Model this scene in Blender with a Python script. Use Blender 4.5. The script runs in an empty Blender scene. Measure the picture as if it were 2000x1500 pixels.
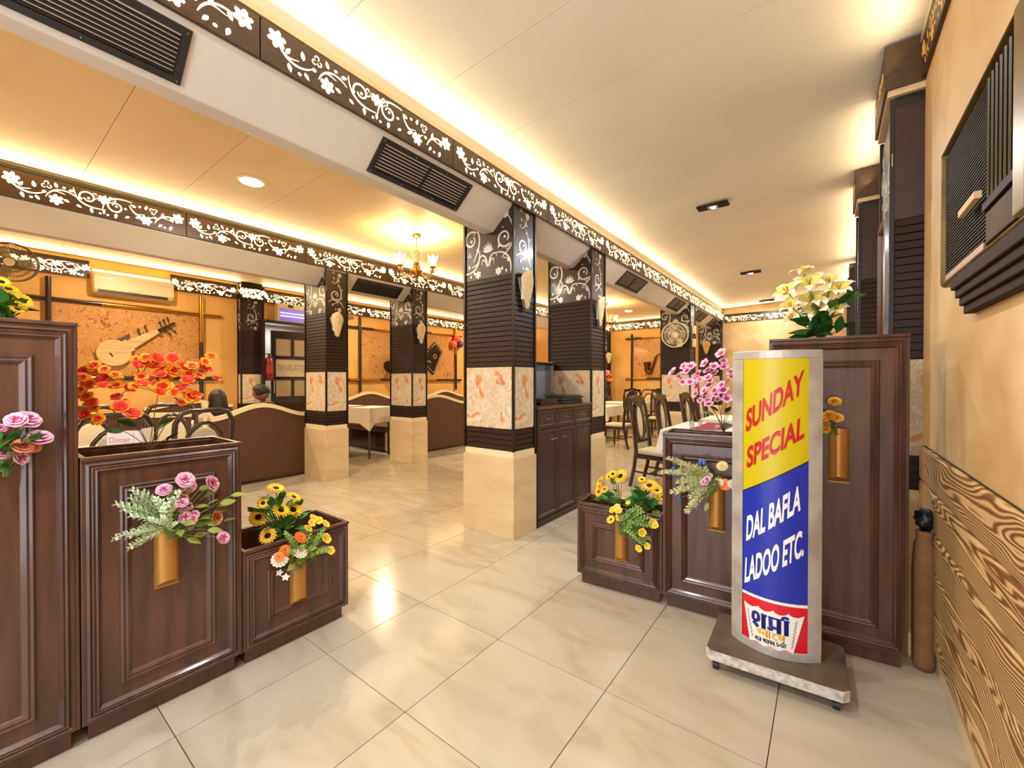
import bpy, bmesh, math, random
from math import pi, sin, cos, radians as R
from mathutils import Vector, Matrix
random.seed(7)
SC = bpy.context.scene
COL = SC.collection
# ------------------------------------------------------------------ camera, world, light, exposure
cam = bpy.data.cameras.new('camera'); cam.sensor_width = 36; cam.lens = 36*815/2000; cam.clip_start = .02
co = bpy.data.objects.new('camera', cam); COL.objects.link(co)
co.location = (0, 0, 1.36); co.rotation_euler = (R(90-.46), 0, R(37.1)); SC.camera = co
w = bpy.data.worlds.new('world'); SC.world = w; w.use_nodes = True
w.node_tree.nodes['Background'].inputs[0].default_value = (.86, .93, 1, 1)
w.node_tree.nodes['Background'].inputs[1].default_value = 1.4
SC.view_settings.view_transform = 'Standard'; SC.view_settings.look = 'None'
SC.view_settings.exposure = -0.18; SC.view_settings.gamma = 1; SC.view_settings.use_curve_mapping = False
SC.cycles.use_denoising = True; SC.cycles.max_bounces = 8; SC.cycles.diffuse_bounces = 5; SC.cycles.sample_clamp_indirect = 6
WARM = (1, .78, .45); SOFT = (1, .86, .66); AMBR = (1, .80, .52); COOL = (.90, .95, 1); PALE = (1, .92, .80); DAY = (.86, .93, 1)
def area(name, loc, size, energy, color, rot=(0, 0, 0), shape='RECTANGLE'):
    l = bpy.data.lights.new(name, 'AREA'); l.shape = shape; l.size = size[0]; l.size_y = size[1]
    l.energy = energy; l.color = color
    o = bpy.data.objects.new(name, l); o.location = loc; o.rotation_euler = rot; COL.objects.link(o); return o
# daylight through the open entrance behind the camera
area('entrance_daylight', (-.9, -1.7, 1.65), (2.4, 2.9), 74, DAY, (R(90), 0, 0))
# LED strips on top of the carved friezes
for y0, y1 in ((-.8, 2), (2, 5), (5, 8), (8, 11.4)):
    area('cove_strip_light', (-2.075, (y0+y1)/2, 3.075), (.05, y1-y0), (4.6 if y0 < 3 else 2.3)*(y1-y0), WARM, (0, R(-128), 0))
for y0, y1 in ((-.8, 2), (2, 5), (5, 8), (8, 12)):
    area('cove_strip_light', (-5.335, (y0+y1)/2, 3.085), (.05, y1-y0), 8*(y1-y0), WARM, (0, R(-128), 0))
    area('cove_strip_light', (-8.58, (y0+y1)/2, 3.1), (.05, y1-y0), 8*(y1-y0), WARM, (0, R(-128), 0))
for y0, y1 in ((-.5, 3.1), (3.8, 4.85), (5.3, 11.4)):
    area('cove_strip_light', (.30, (y0+y1)/2, 3.12), (.04, y1-y0), 3.0*(y1-y0), WARM, (0, R(135), 0))
area('cove_strip_light', (-4.0, 12.1, 3.1), (2.4, .05), 11, WARM, (R(-135), 0, 0))
area('cove_strip_light', (-.9, 11.5, 3.1), (2.2, .05), 11, WARM, (R(-135), 0, 0))
# ceiling lamps; those without a fixture are unseen, added as fill light
for x, y, e, c in ((-.97, 4.78, 56, COOL), (-1.05, 8.1, 44, PALE), (-1.1, 11.0, 26, PALE), (-.95, 1.4, 16, COOL), (-.95, -.4, 54, COOL),
                   (-4.16, 1.6, 66, (1, .86, .66)), (-4.1, 10.4, 55, AMBR), (-4.1, 7.2, 60, AMBR), (-4.15, -.4, 42, AMBR),
                   (-7.2, 1.5, 78, AMBR), (-7.2, 5.2, 78, AMBR), (-7.2, 8.8, 74, AMBR)):
    area('downlight_and_fill', (x, y, 3.12), (.08, .08), e, c, (0, 0, 0), 'DISK')
# ------------------------------------------------------------------ helpers
def lin(h):
    h = h.lstrip('#'); o = []
    for i in (0, 2, 4):
        c = int(h[i:i+2], 16)/255
        o.append(c/12.92 if c <= .04045 else ((c+.055)/1.055)**2.4)
    return (*o, 1)
MATS = {}
def nd(nt, t, **kw):
    n = nt.nodes.new(t)
    for k, v in kw.items():
        if k.startswith('i_'):
            key = k[2:]; n.inputs[int(key) if key.isdigit() else key.replace('_', ' ')].default_value = v
        else: setattr(n, k, v)
    return n
def M(name, hexc, rough=.5, metal=0, var=None, bump=None, coat=0, emis=0, ecol=None, alpha=1, trans=0, spec=.5, rnd=0, sss=0):
    """principled material; var=(scale xyz or float, hex2, distortion) mixes a second colour by noise; bump=(scale, strength)"""
    if name in MATS: return MATS[name]
    m = bpy.data.materials.new(name); m.use_nodes = True; nt = m.node_tree; b = nt.nodes['Principled BSDF']; L = nt.links.new
    b.inputs['Base Color'].default_value = lin(hexc); b.inputs['Roughness'].default_value = rough
    b.inputs['Metallic'].default_value = metal; b.inputs['Coat Weight'].default_value = coat; b.inputs['Coat Roughness'].default_value = .12
    b.inputs['Specular IOR Level'].default_value = spec
    b.inputs['Transmission Weight'].default_value = trans; b.inputs['Alpha'].default_value = alpha
    if sss: b.inputs['Subsurface Weight'].default_value = sss; b.inputs['Subsurface Scale'].default_value = .01
    if emis: b.inputs['Emission Color'].default_value = lin(ecol or hexc); b.inputs['Emission Strength'].default_value = emis
    src = None
    if var or bump or rnd: tc = nd(nt, 'ShaderNodeTexCoord')
    if var:
        s = var[0]; mp = nd(nt, 'ShaderNodeMapping'); mp.inputs['Scale'].default_value = (s, s, s) if not isinstance(s, tuple) else s
        L(tc.outputs['Object'], mp.inputs[0]); n = nd(nt, 'ShaderNodeTexNoise', i_Scale=1.0, i_Detail=6.0, i_Distortion=var[2] if len(var) > 2 else 0.0)
        L(mp.outputs[0], n.inputs['Vector'])
        r = nd(nt, 'ShaderNodeValToRGB'); r.color_ramp.elements[0].position = .35; r.color_ramp.elements[1].position = .68
        r.color_ramp.elements[0].color = lin(hexc); r.color_ramp.elements[1].color = lin(var[1]); L(n.outputs[0], r.inputs[0]); src = r.outputs[0]
    if rnd:
        oi = nd(nt, 'ShaderNodeObjectInfo'); hs = nd(nt, 'ShaderNodeHueSaturation'); mr = nd(nt, 'ShaderNodeMapRange')
        mr.inputs[3].default_value = 1-rnd; mr.inputs[4].default_value = 1+rnd; L(oi.outputs['Random'], mr.inputs[0]); L(mr.outputs[0], hs.inputs['Value'])
        if src: L(src, hs.inputs['Color'])
        else: hs.inputs['Color'].default_value = lin(hexc)
        src = hs.outputs[0]
    if src: L(src, b.inputs['Base Color'])
    if bump:
        s = bump[0]; mp = nd(nt, 'ShaderNodeMapping'); mp.inputs['Scale'].default_value = (s, s, s) if not isinstance(s, tuple) else s
        L(tc.outputs['Object'], mp.inputs[0]); n2 = nd(nt, 'ShaderNodeTexNoise', i_Scale=1.0, i_Detail=4.0); L(mp.outputs[0], n2.inputs['Vector'])
        bp = nd(nt, 'ShaderNodeBump', i_Strength=bump[1], i_Distance=.01); L(n2.outputs[0], bp.inputs['Height']); L(bp.outputs[0], b.inputs['Normal'])
    MATS[name] = m; return m
class G:
    """collects geometry for ONE mesh object"""
    def __init__(s): s.v = []; s.f = []; s.m = []; s.mi = 0
    def add(s, vs, fs):
        n = len(s.v); s.v += [tuple(v) for v in vs]; s.f += [tuple(i+n for i in f) for f in fs]; s.m += [s.mi]*len(fs); return s
    def box(s, x0, y0, z0, x1, y1, z1, M=None):
        v = [Vector(p) for p in ((x0, y0, z0), (x1, y0, z0), (x1, y1, z0), (x0, y1, z0), (x0, y0, z1), (x1, y0, z1), (x1, y1, z1), (x0, y1, z1))]
        if M: v = [M @ p for p in v]
        return s.add(v, [(0, 3, 2, 1), (4, 5, 6, 7), (0, 1, 5, 4), (1, 2, 6, 5), (2, 3, 7, 6), (3, 0, 4, 7)])
    def tube(s, pts, r, n=8, cap=True, sq=None):
        pts = [Vector(p) for p in pts]; k = len(pts); rs = r if isinstance(r, (list, tuple)) else [r]*k
        t0 = (pts[1]-pts[0]).normalized(); u = t0.orthogonal().normalized()
        if sq: u = Vector(sq); u = (u-t0*u.dot(t0)).normalized()
        vs = []
        for i, p in enumerate(pts):
            t = (pts[min(i+1, k-1)]-pts[max(i-1, 0)]).normalized(); u = (u-t*u.dot(t)).normalized(); w_ = t.cross(u)
            for j in range(n):
                a = 2*pi*j/n + (pi/4 if n == 4 else 0); vs.append(p+(u*cos(a)+w_*sin(a))*rs[i])
        fs = [(i*n+j, i*n+(j+1) % n, (i+1)*n+(j+1) % n, (i+1)*n+j) for i in range(k-1) for j in range(n)]
        if cap: fs += [tuple(range(n-1, -1, -1)), tuple((k-1)*n+j for j in range(n))]
        return s.add(vs, fs)
    def lathe(s, prof, n=16, M=None, a0=0, a1=2*pi):
        full = abs(a1-a0-2*pi) < 1e-6; m = n if full else n+1; vs = []
        for r, z in prof:
            for j in range(m):
                a = a0+(a1-a0)*j/n; p = Vector((r*cos(a), r*sin(a), z)); vs.append(M @ p if M else p)
        fs = []
        for i in range(len(prof)-1):
            for j in range(n): fs.append((i*m+j, i*m+(j+1) % m, (i+1)*m+(j+1) % m, (i+1)*m+j))
        return s.add(vs, fs)
    def sph(s, c, r, n=12, m=8, M=None):
        rx, ry, rz = r if isinstance(r, tuple) else (r, r, r); c = Vector(c); vs = [c+Vector((0, 0, -rz))]
        for i in range(1, m):
            b = -pi/2+pi*i/m
            for j in range(n): vs.append(c+Vector((rx*cos(b)*cos(2*pi*j/n), ry*cos(b)*sin(2*pi*j/n), rz*sin(b))))
        vs.append(c+Vector((0, 0, rz)))
        if M: vs = [M @ v for v in vs]
        fs = [(0, 1+(j+1) % n, 1+j) for j in range(n)]
        for i in range(m-2):
            for j in range(n): fs.append((1+i*n+j, 1+i*n+(j+1) % n, 1+(i+1)*n+(j+1) % n, 1+(i+1)*n+j))
        l = len(vs)-1; o = 1+(m-2)*n; fs += [(o+j, o+(j+1) % n, l) for j in range(n)]
        return s.add(vs, fs)
    def prism(s, poly, t0, t1, pl='xz', M=None):
        f = {'xz': lambda a, b, t: Vector((a, t, b)), 'xy': lambda a, b, t: Vector((a, b, t)), 'yz': lambda a, b, t: Vector((t, a, b))}[pl]
        n = len(poly); v = [f(a, b, t0) for a, b in poly]+[f(a, b, t1) for a, b in poly]
        if M: v = [M @ p for p in v]
        return s.add(v, [tuple(range(n)), tuple(range(2*n-1, n-1, -1))]+[(i, (i+1) % n, n+(i+1) % n, n+i) for i in range(n)])
    def frame(s, x0, z0, x1, z1, prof, y=0):
        """mitred picture-frame moulding in the XZ plane facing -y; prof = (inset, height)"""
        vs = []
        for t, h in prof: vs += [(x0+t, y-h, z0+t), (x1-t, y-h, z0+t), (x1-t, y-h, z1-t), (x0+t, y-h, z1-t)]
        k = len(prof)
        return s.add(vs, [(i*4+j, i*4+(j+1) % 4, ((i+1) % k)*4+(j+1) % 4, ((i+1) % k)*4+j) for i in range(k) for j in range(4)])
    def ribbon(s, pts, wd, t0=0, t1=-.002):
        """flat stroke in XZ with (varying) width"""
        k = len(pts); L, Rr = [], []
        for i in range(k):
            a = pts[max(i-1, 0)]; b = pts[min(i+1, k-1)]; dx, dz = b[0]-a[0], b[1]-a[1]; l = math.hypot(dx, dz) or 1
            w_ = (wd[i] if isinstance(wd, (list, tuple)) else wd)/2; L.append((pts[i][0]-dz/l*w_, pts[i][1]+dx/l*w_)); Rr.append((pts[i][0]+dz/l*w_, pts[i][1]-dx/l*w_))
        vs = []
        for i in range(k): vs += [(L[i][0], t0, L[i][1]), (Rr[i][0], t0, Rr[i][1]), (Rr[i][0], t1, Rr[i][1]), (L[i][0], t1, L[i][1])]
        fs = [(i*4+j, i*4+(j+1) % 4, (i+1)*4+(j+1) % 4, (i+1)*4+j) for i in range(k-1) for j in range(4)]+[(0, 1, 2, 3), (4*k-1, 4*k-2, 4*k-3, 4*k-4)]
        return s.add(vs, fs)
    def tf(s, M): s.v = [tuple(M @ Vector(v)) for v in s.v]; return s
    def mesh(s, name, mats, smooth=False):
        me = bpy.data.meshes.new(name); me.from_pydata(s.v, [], s.f); mats = mats if isinstance(mats, (list, tuple)) else [mats]
        for m in mats: me.materials.append(m)
        if len(mats) > 1: me.polygons.foreach_set('material_index', s.m)
        bm = bmesh.new(); bm.from_mesh(me); bmesh.ops.recalc_face_normals(bm, faces=bm.faces); bm.to_mesh(me); bm.free()
        if smooth: me.shade_smooth() if smooth is True else me.set_sharp_from_angle(angle=R(smooth))
        return me
    def ob(s, name, mats, par=None, smooth=False, bev=0, loc=(0, 0, 0), rot=(0, 0, 0), seg=2):
        o = link(s.mesh(name, mats, smooth), name, par, loc, rot)
        if bev:
            b = o.modifiers.new('bevel', 'BEVEL'); b.width = bev; b.segments = seg; b.limit_method = 'ANGLE'; b.angle_limit = R(40)
        return o
def link(me, name, par=None, loc=(0, 0, 0), rot=(0, 0, 0), sc=None):
    o = bpy.data.objects.new(name, me); COL.objects.link(o); o.parent = par; o.location = loc; o.rotation_euler = rot
    if sc is not None: o.scale = sc if isinstance(sc, tuple) else (sc, sc, sc)
    return o
def tag(o, label, cat, group=None):
    o['label'] = label; o['category'] = cat
    if group: o['group'] = group
    return o
def thing(name, label, cat, loc=(0, 0, 0), rz=0, group=None):
    o = bpy.data.objects.new(name, None); COL.objects.link(o); o.location = loc; o.rotation_euler = (0, 0, rz); o.empty_display_size = .1
    return tag(o, label, cat, group)
def struct(o): o['kind'] = 'structure'; return o
def stuff(o): o['kind'] = 'stuff'; return o
def dup(root, loc, rz=None, label=None):
    r = root.copy(); COL.objects.link(r); r.location = loc
    if rz is not None: r.rotation_euler = (0, 0, rz)
    if label: r['label'] = label
    def rec(a, b):
        for ch in list(a.children):
            c = ch.copy(); COL.objects.link(c); c.parent = b; rec(ch, c)
    rec(root, r); return r
def arc(cx, cz, r, a0, a1, n=10): return [(cx+r*cos(R(a0+(a1-a0)*i/n)), cz+r*sin(R(a0+(a1-a0)*i/n))) for i in range(n+1)]
def bez(p, n=10):
    p = [Vector(q) for q in p]; o = []
    for i in range(n+1):
        t = i/n; q = p
        while len(q) > 1: q = [a.lerp(b, t) for a, b in zip(q, q[1:])]
        o.append(tuple(q[0]))
    return o
# ------------------------------------------------------------------ materials
WOOD = M('dark_walnut', '5a3527', .30, var=((26, 26, 3), '40261c', .4), coat=.45, bump=((220, 220, 40), .08))
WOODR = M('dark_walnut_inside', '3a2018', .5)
SLAT = M('slat_wood', '30201a', .5, var=((14, 14, 60), '261915', .2), spec=.25, rnd=.14)
FRZ = M('frieze_wood', '4e3522', .42, var=((18, 2.5, 50), '3a2617', .3))
DKTRIM = M('black_trim', '15100e', .4)
LIT = M('backlit_acrylic', 'fff0c4', .4, emis=3.2, ecol='ffe7ac')
SILV = M('silver_white_inlay', 'd8d3cc', .28, metal=.25, var=(30, 'bdb6ae'))
CEIL = M('ceiling_board', 'ebe6de', .55, var=(1.3, 'e3dcd2'), bump=(160, .04), rnd=.015)
CEIL_WARMLIT = M('ceiling_board_warm_lit', 'e6cf9f', .55, var=(1.3, 'dcc391'), bump=(160, .04), rnd=.015)  # same pale board, with warm lamplight put into its colour for the back bays
BEAM = M('beam_plaster', 'd3cdc4', .6, var=(2, 'cac3b9'), bump=(90, .05))
OCHRE = M('ochre_wall', 'e0b067', .6, var=(2.5, 'd8a55a'), bump=(70, .06))
PLAST = M('tan_plaster', 'dfc193', .6, var=(2.2, 'c4a06c', .6), bump=((60, 60, 20), .1))
CREAM = M('cream_laminate', 'dcc7a0', .3, var=((2.5, 2.5, 6), 'cdb58a', .8), coat=.2)
CREAM2 = M('cream_edge_band', 'e8d7ae', .35)
GOLD = M('brass', 'c8963c', .25, metal=1)
GOLDV = M('bronze_gold_paint', 'b7823e', .36, metal=.55)
BLK = M('black_metal', '1d1b1c', .45)
GRILLE = M('grille_brown_black', '2a1f18', .6, spec=.15)
CHROME = M('steel', 'b9bcbf', .25, metal=1)
WHITE = M('white_plastic', 'e8e4da', .4)
IVORY = M('ivory_plastic', 'dccaa2', .4)
LAMIN = M('brown_laminate', '5c3b2c', .42, var=(40, '4f3124'))
CLOTH = M('white_tablecloth', 'efe6d6', .8, bump=(30, .05))
RUN = M('maroon_runner', '8e1631', .8)
LIFT = M('leaf_green', '3f7a2b', .5, rnd=.25); LPALE = M('leaf_pale', '9fc27a', .55, rnd=.2); LMINT = M('leaf_mint', 'cfe0bd', .55, rnd=.12); LOLV = M('leaf_olive', '86903c', .5, rnd=.2)
STEM = M('flower_stem', '4d4524', .6); STEMG = M('green_stem', '5f7d3a', .6)
SUNC = M('sunflower_centre', '2b160d', .9, bump=(400, .8)); SUNP = M('sunflower_petal', 'f4c21e', .5, rnd=.08)
def onyx(name, cols, scale, rough=.12):
    m = bpy.data.materials.new(name); m.use_nodes = True; nt = m.node_tree; b = nt.nodes['Principled BSDF']; L = nt.links.new
    tc = nd(nt, 'ShaderNodeTexCoord'); n1 = nd(nt, 'ShaderNodeTexNoise', i_Scale=scale*.8, i_Detail=1.5); L(tc.outputs['Object'], n1.inputs['Vector'])
    mx = nd(nt, 'ShaderNodeMixRGB', blend_type='ADD'); mx.inputs[0].default_value = .55; L(tc.outputs['Object'], mx.inputs[1]); L(n1.outputs['Color'], mx.inputs[2])
    n2 = nd(nt, 'ShaderNodeTexNoise', i_Scale=scale, i_Detail=3.2, i_Distortion=.9, i_Roughness=.5); L(mx.outputs[0], n2.inputs['Vector'])
    r = nd(nt, 'ShaderNodeValToRGB'); e = r.color_ramp.elements; e[0].position = cols[0][0]; e[0].color = lin(cols[0][1]); e[1].position = cols[-1][0]; e[1].color = lin(cols[-1][1])
    for p, c in cols[1:-1]: q = e.new(p); q.color = lin(c)
    L(n2.outputs[0], r.inputs[0]); L(r.outputs[0], b.inputs['Base Color']); b.inputs['Roughness'].default_value = rough; b.inputs['Coat Weight'].default_value = .4; b.inputs['Coat Roughness'].default_value = .05
    return m
ONYX = onyx('onyx_laminate', ((.20, 'b0603c'), (.29, 'd2a27c'), (.36, 'd6c6a8'), (.42, 'bfb198'), (.47, 'ddd3bf'), (.52, 'bcae93'), (.57, 'e0d5be'), (.64, 'd0b48c'), (.71, 'cf8a5c'), (.80, 'b25234')), 5.5)
ONYXB = onyx('brown_onyx_board', ((.28, '7c4422'), (.40, 'b97d44'), (.48, 'd0a067'), (.54, 'b87a42'), (.62, 'cf9a60'), (.74, '8a4d28')), 9, .18)
def floor_mat():
    m = bpy.data.materials.new('marble_tile'); m.use_nodes = True; nt = m.node_tree; b = nt.nodes['Principled BSDF']; L = nt.links.new
    g = nd(nt, 'ShaderNodeNewGeometry'); mp = nd(nt, 'ShaderNodeMapping'); mp.inputs['Scale'].default_value = (.9, 2.4, 1); mp.inputs['Rotation'].default_value = (0, 0, .5)
    oi = nd(nt, 'ShaderNodeObjectInfo'); av = nd(nt, 'ShaderNodeVectorMath', operation='ADD'); mu = nd(nt, 'ShaderNodeMath', operation='MULTIPLY', i_1=30.0); L(oi.outputs['Random'], mu.inputs[0])
    L(g.outputs['Position'], av.inputs[0]); L(mu.outputs[0], av.inputs[1]); L(av.outputs[0], mp.inputs[0])
    n = nd(nt, 'ShaderNodeTexNoise', i_Scale=1.6, i_Detail=8.0, i_Distortion=1.6); L(mp.outputs[0], n.inputs['Vector'])
    r = nd(nt, 'ShaderNodeValToRGB'); e = r.color_ramp.elements; e[0].position = .3; e[0].color = lin('ab9c86'); e[1].position = .72; e[1].color = lin('bfb4a2'); q = e.new(.48); q.color = lin('b8ac97')
    L(n.outputs[0], r.inputs[0]); L(r.outputs[0], b.inputs['Base Color']); b.inputs['Roughness'].default_value = .15; b.inputs['Specular IOR Level'].default_value = .38
    return m
TILE = floor_mat(); GROUT = M('tile_joint', '4a3724', .9)
def plank_mat():
    m = bpy.data.materials.new('carved_wood_plank'); m.use_nodes = True; nt = m.node_tree; b = nt.nodes['Principled BSDF']; L = nt.links.new
    tc = nd(nt, 'ShaderNodeTexCoord'); oi = nd(nt, 'ShaderNodeObjectInfo'); mu = nd(nt, 'ShaderNodeMath', operation='MULTIPLY', i_1=9.0); L(oi.outputs['Random'], mu.inputs[0])
    av = nd(nt, 'ShaderNodeVectorMath', operation='ADD'); L(tc.outputs['Object'], av.inputs[0]); L(mu.outputs[0], av.inputs[1])
    # slow warp makes the growth rings wander and close into knots
    mp = nd(nt, 'ShaderNodeMapping'); mp.inputs['Scale'].default_value = (1, .55, 4.0); L(av.outputs[0], mp.inputs[0])
    n1 = nd(nt, 'ShaderNodeTexNoise', i_Scale=1.7, i_Detail=1.6, i_Distortion=.35); L(mp.outputs[0], n1.inputs['Vector'])
    sp = nd(nt, 'ShaderNodeSeparateXYZ'); L(av.outputs[0], sp.inputs[0])
    m1 = nd(nt, 'ShaderNodeMath', operation='MULTIPLY', i_1=.95); L(n1.outputs[0], m1.inputs[0])
    m2 = nd(nt, 'ShaderNodeMath', operation='MULTIPLY', i_1=3.2); L(sp.outputs[2], m2.inputs[0])
    ad = nd(nt, 'ShaderNodeMath', operation='ADD'); L(m1.outputs[0], ad.inputs[0]); L(m2.outputs[0], ad.inputs[1])
    m3 = nd(nt, 'ShaderNodeMath', operation='MULTIPLY', i_1=165.0); L(ad.outputs[0], m3.inputs[0])
    sn = nd(nt, 'ShaderNodeMath', operation='SINE'); L(m3.outputs[0], sn.inputs[0])
    r = nd(nt, 'ShaderNodeValToRGB'); e = r.color_ramp.elements; e[0].position = .12; e[0].color = lin('7a5430'); e[1].position = .75; e[1].color = lin('dab680'); q = e.new(.38); q.color = lin('a87a45')
    mr = nd(nt, 'ShaderNodeMapRange', i_1=-1.0, i_2=1.0); L(sn.outputs[0], mr.inputs[0]); L(mr.outputs[0], r.inputs[0]); L(r.outputs[0], b.inputs['Base Color'])
    bp = nd(nt, 'ShaderNodeBump', i_Strength=.55, i_Distance=.006); L(mr.outputs[0], bp.inputs['Height']); L(bp.outputs[0], b.inputs['Normal']); b.inputs['Roughness'].default_value = .42
    return m
PLANK = plank_mat()
# ------------------------------------------------------------------ setting
T = .605; TX = -.771; TY = .487
fl = struct(G().box(-8.9, -1.8, -.06, .5, 12.4, -.006).ob('floor', GROUT))
tm = G().box(-T/2+.0017, -T/2+.0017, -.012, T/2-.0017, T/2-.0017, 0).mesh('tile', TILE)
cells = []
for i in range(-14, 3):
    for j in range(-4, 20):
        cx, cy = TX+(i+.5)*T, TY+(j+.5)*T
        a = math.degrees(math.atan2(cx, cy))+37.1
        if -8.9 < cx-T/2 and cx+T/2 < .5+T and cy > -1.8: cells.append((0 if abs(a) < 58 else 1, math.hypot(cx, cy), cx, cy))
cells.sort()
gt = G()
for k, (q, d, cx, cy) in enumerate(cells):
    if k < 290: link(tm, 'tile', fl, (cx, cy, 0))
    else: gt.box(cx-T/2+.0017, cy-T/2+.0017, -.012, cx+T/2-.0017, cy+T/2-.0017, 0)
stuff(gt.ob('tile_field', TILE, fl))
ce = struct(G().box(-9.0, -1.8, 3.32, .6, 12.5, 3.4).ob('ceiling', DKTRIM))
def ceil_bay(x0, x1, z0, z1, off, m):
    k = -6
    while True:
        a = 1.81+.635*k+off; k += 1
        if a > 12.2: break
        b = min(a+.632, 12.3); a = max(a, -1.7)
        if b < a: continue
        G().add([(x0, a, z0), (x1, a, z1), (x1, b, z1), (x0, b, z0), (x0, a, z0+.02), (x1, a, z1+.02), (x1, b, z1+.02), (x0, b, z0+.02)], [(0, 3, 2, 1), (4, 5, 6, 7), (0, 1, 5, 4), (1, 2, 6, 5), (2, 3, 7, 6), (3, 0, 4, 7)]).ob('ceiling_panel', m, ce)
ceil_bay(-2.13, .42, 3.165, 3.275, 0, CEIL)
ceil_bay(-5.39, -2.46, 3.165, 3.165, .12, CEIL_WARMLIT)
ceil_bay(-8.75, -5.72, 3.165, 3.165, .3, CEIL_WARMLIT)
# walls
DY0, DY1, DZ = 3.46, 4.9, 2.45
g = G().box(-8.85, -1.8, 0, -8.65, DY0, 3.32).box(-8.85, DY1, 0, -8.65, 12.4, 3.32).box(-8.85, DY0, DZ, -8.65, DY1, 3.32); struct(g.ob('wall_back', OCHRE))
struct(G().box(-8.85, 12.2, 0, -2.13, 12.4, 3.32).ob('wall_far', OCHRE))
struct(G().box(-2.13, 11.62, 0, .6, 12.2, 3.32).ob('wall_end', PLAST))
struct(G().box(.42, -1.8, 0, .6, 3.2, 3.32).box(.44, 3.2, 0, .6, 11.62, 3.32).ob('wall_right', PLAST))
struct(G().box(-8.65, -1.8, 0, -2.3, -1.6, 3.32).ob('wall_front', OCHRE))
struct(G().box(.408, -1.6, 0, .42, 3.2, .1).ob('baseboard_right', CREAM, bev=.003))
wp = struct(G().box(.414, -1.6, .1, .42, 3.12, 1.012).ob('trim_1', DKTRIM))
zs = [.103, .285, .465, .645, .83, 1.012]
for a, b in zip(zs, zs[1:]):
    G().prism([(0, 0), (-.016, .004), (-.02, .02), (-.02, b-a-.012), (-.012, b-a-.004), (0, b-a-.004)], -2.4, 2.3, 'xz').ob('plank', PLANK, wp, loc=(.416, .815, a))
# ------------------------------------------------------------------ carved motifs (flat pieces in XZ, facing -y)
def ell(cx, cz, a, b, rot, n=10, tip=0):
    o = []
    for i in range(n):
        t = 2*pi*i/n; x, z = a*cos(t), b*sin(t)*(1-tip*cos(t)*.6 if tip else 1); o.append((cx+x*cos(rot)-z*sin(rot), cz+x*sin(rot)+z*cos(rot)))
    return o
def leafpoly(l, w_, n=5):
    up = [(l*(i/n-.5), w_*sin(pi*(i/n)**.8)/2) for i in range(n+1)]
    return up+[(x, -z) for x, z in up[-2:0:-1]]
def motif_geo(kind, g, f=lambda p: p, th=.003):
    pr = lambda poly: g.prism([f(q) for q in poly], 0, -th)
    if kind == 'flower':
        for i in range(6):
            a = i*pi/3+.3; pr(ell(.10*cos(a), .10*sin(a), .085, .052 if i % 2 else .06, a, 8))
    elif kind == 'leaf': pr(leafpoly(.17, .085))
    elif kind == 'bud': pr(ell(0, 0, .04, .033, 0, 8))
    elif kind == 'vine':
        p = bez([(-.42, .22), (-.25, -.22), (.15, -.25), (.42, -.02)], 9); q = [f(x) for x in p]
        g.ribbon(q, [.02, .04, .05, .055, .05, .05, .045, .04, .035, .02], 0, -th)
        g.ribbon([f(x) for x in bez([(-.22, -.05), (-.1, -.1), (0, -.04), (.1, -.02)], 5)], [.02, .03, .03, .025, .02, .01], 0, -th)
    elif kind == 'scroll':
        p = [(-.05+.23*(1-.55*t/14)*cos(R(200-26*t)), .05+.23*(1-.55*t/14)*sin(R(200-26*t))) for t in range(15)]
        g.ribbon([f(x) for x in p[::-1]], [.02]+[.04]*4+[.05]*10, 0, -th)
        g.ribbon([f(x) for x in bez([(-.42, .28), (-.38, -.22), (-.05, -.34), (.42, -.26)], 9)], [.02, .03, .04, .05, .05, .05, .045, .04, .03, .02], 0, -th)
        pr(ell(-.03, .03, .04, .04, 0, 8))
    elif kind == 'curl':
        for a0 in (90, 215, 330):
            cx, cz = .07*cos(R(a0)), .07*sin(R(a0)); g.ribbon([f(x) for x in arc(cx, cz, .05, a0-150, a0+110, 7)], [.02, .025, .03, .03, .03, .03, .025, .015], 0, -th)
    elif kind == 'palmette':
        for a in (-66, -44, -22, 0, 22, 44, 66):
            l = .34-.0016*abs(a); an = R(90-a); pl = [(x+l/2, z) for x, z in leafpoly(l, .075)]
            pr([(x*cos(an)-z*sin(an), x*sin(an)+z*cos(an)) for x, z in pl])
        for s in (-1, 1):
            g.ribbon([f((s*x, z)) for x, z in bez([(.02, -.42), (.03, -.15), (.16, .02), (.3, -.02), (.34, -.16)], 8)], [.03, .04, .05, .05, .045, .04, .035, .03, .015], 0, -th)
            g.ribbon([f((s*x, z)) for x, z in bez([(.06, -.4), (.08, -.2), (.2, -.1), (.27, -.25), (.2, -.36)], 8)], [.02, .03, .04, .04, .04, .03, .03, .02, .015], 0, -th)
MOT = {}
def motif(kind, mat):
    k = (kind, mat.name)
    if k not in MOT: g = G(); motif_geo(kind, g, th=.012); MOT[k] = g.mesh(kind+'_motif', mat)
    return MOT[k]
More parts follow.
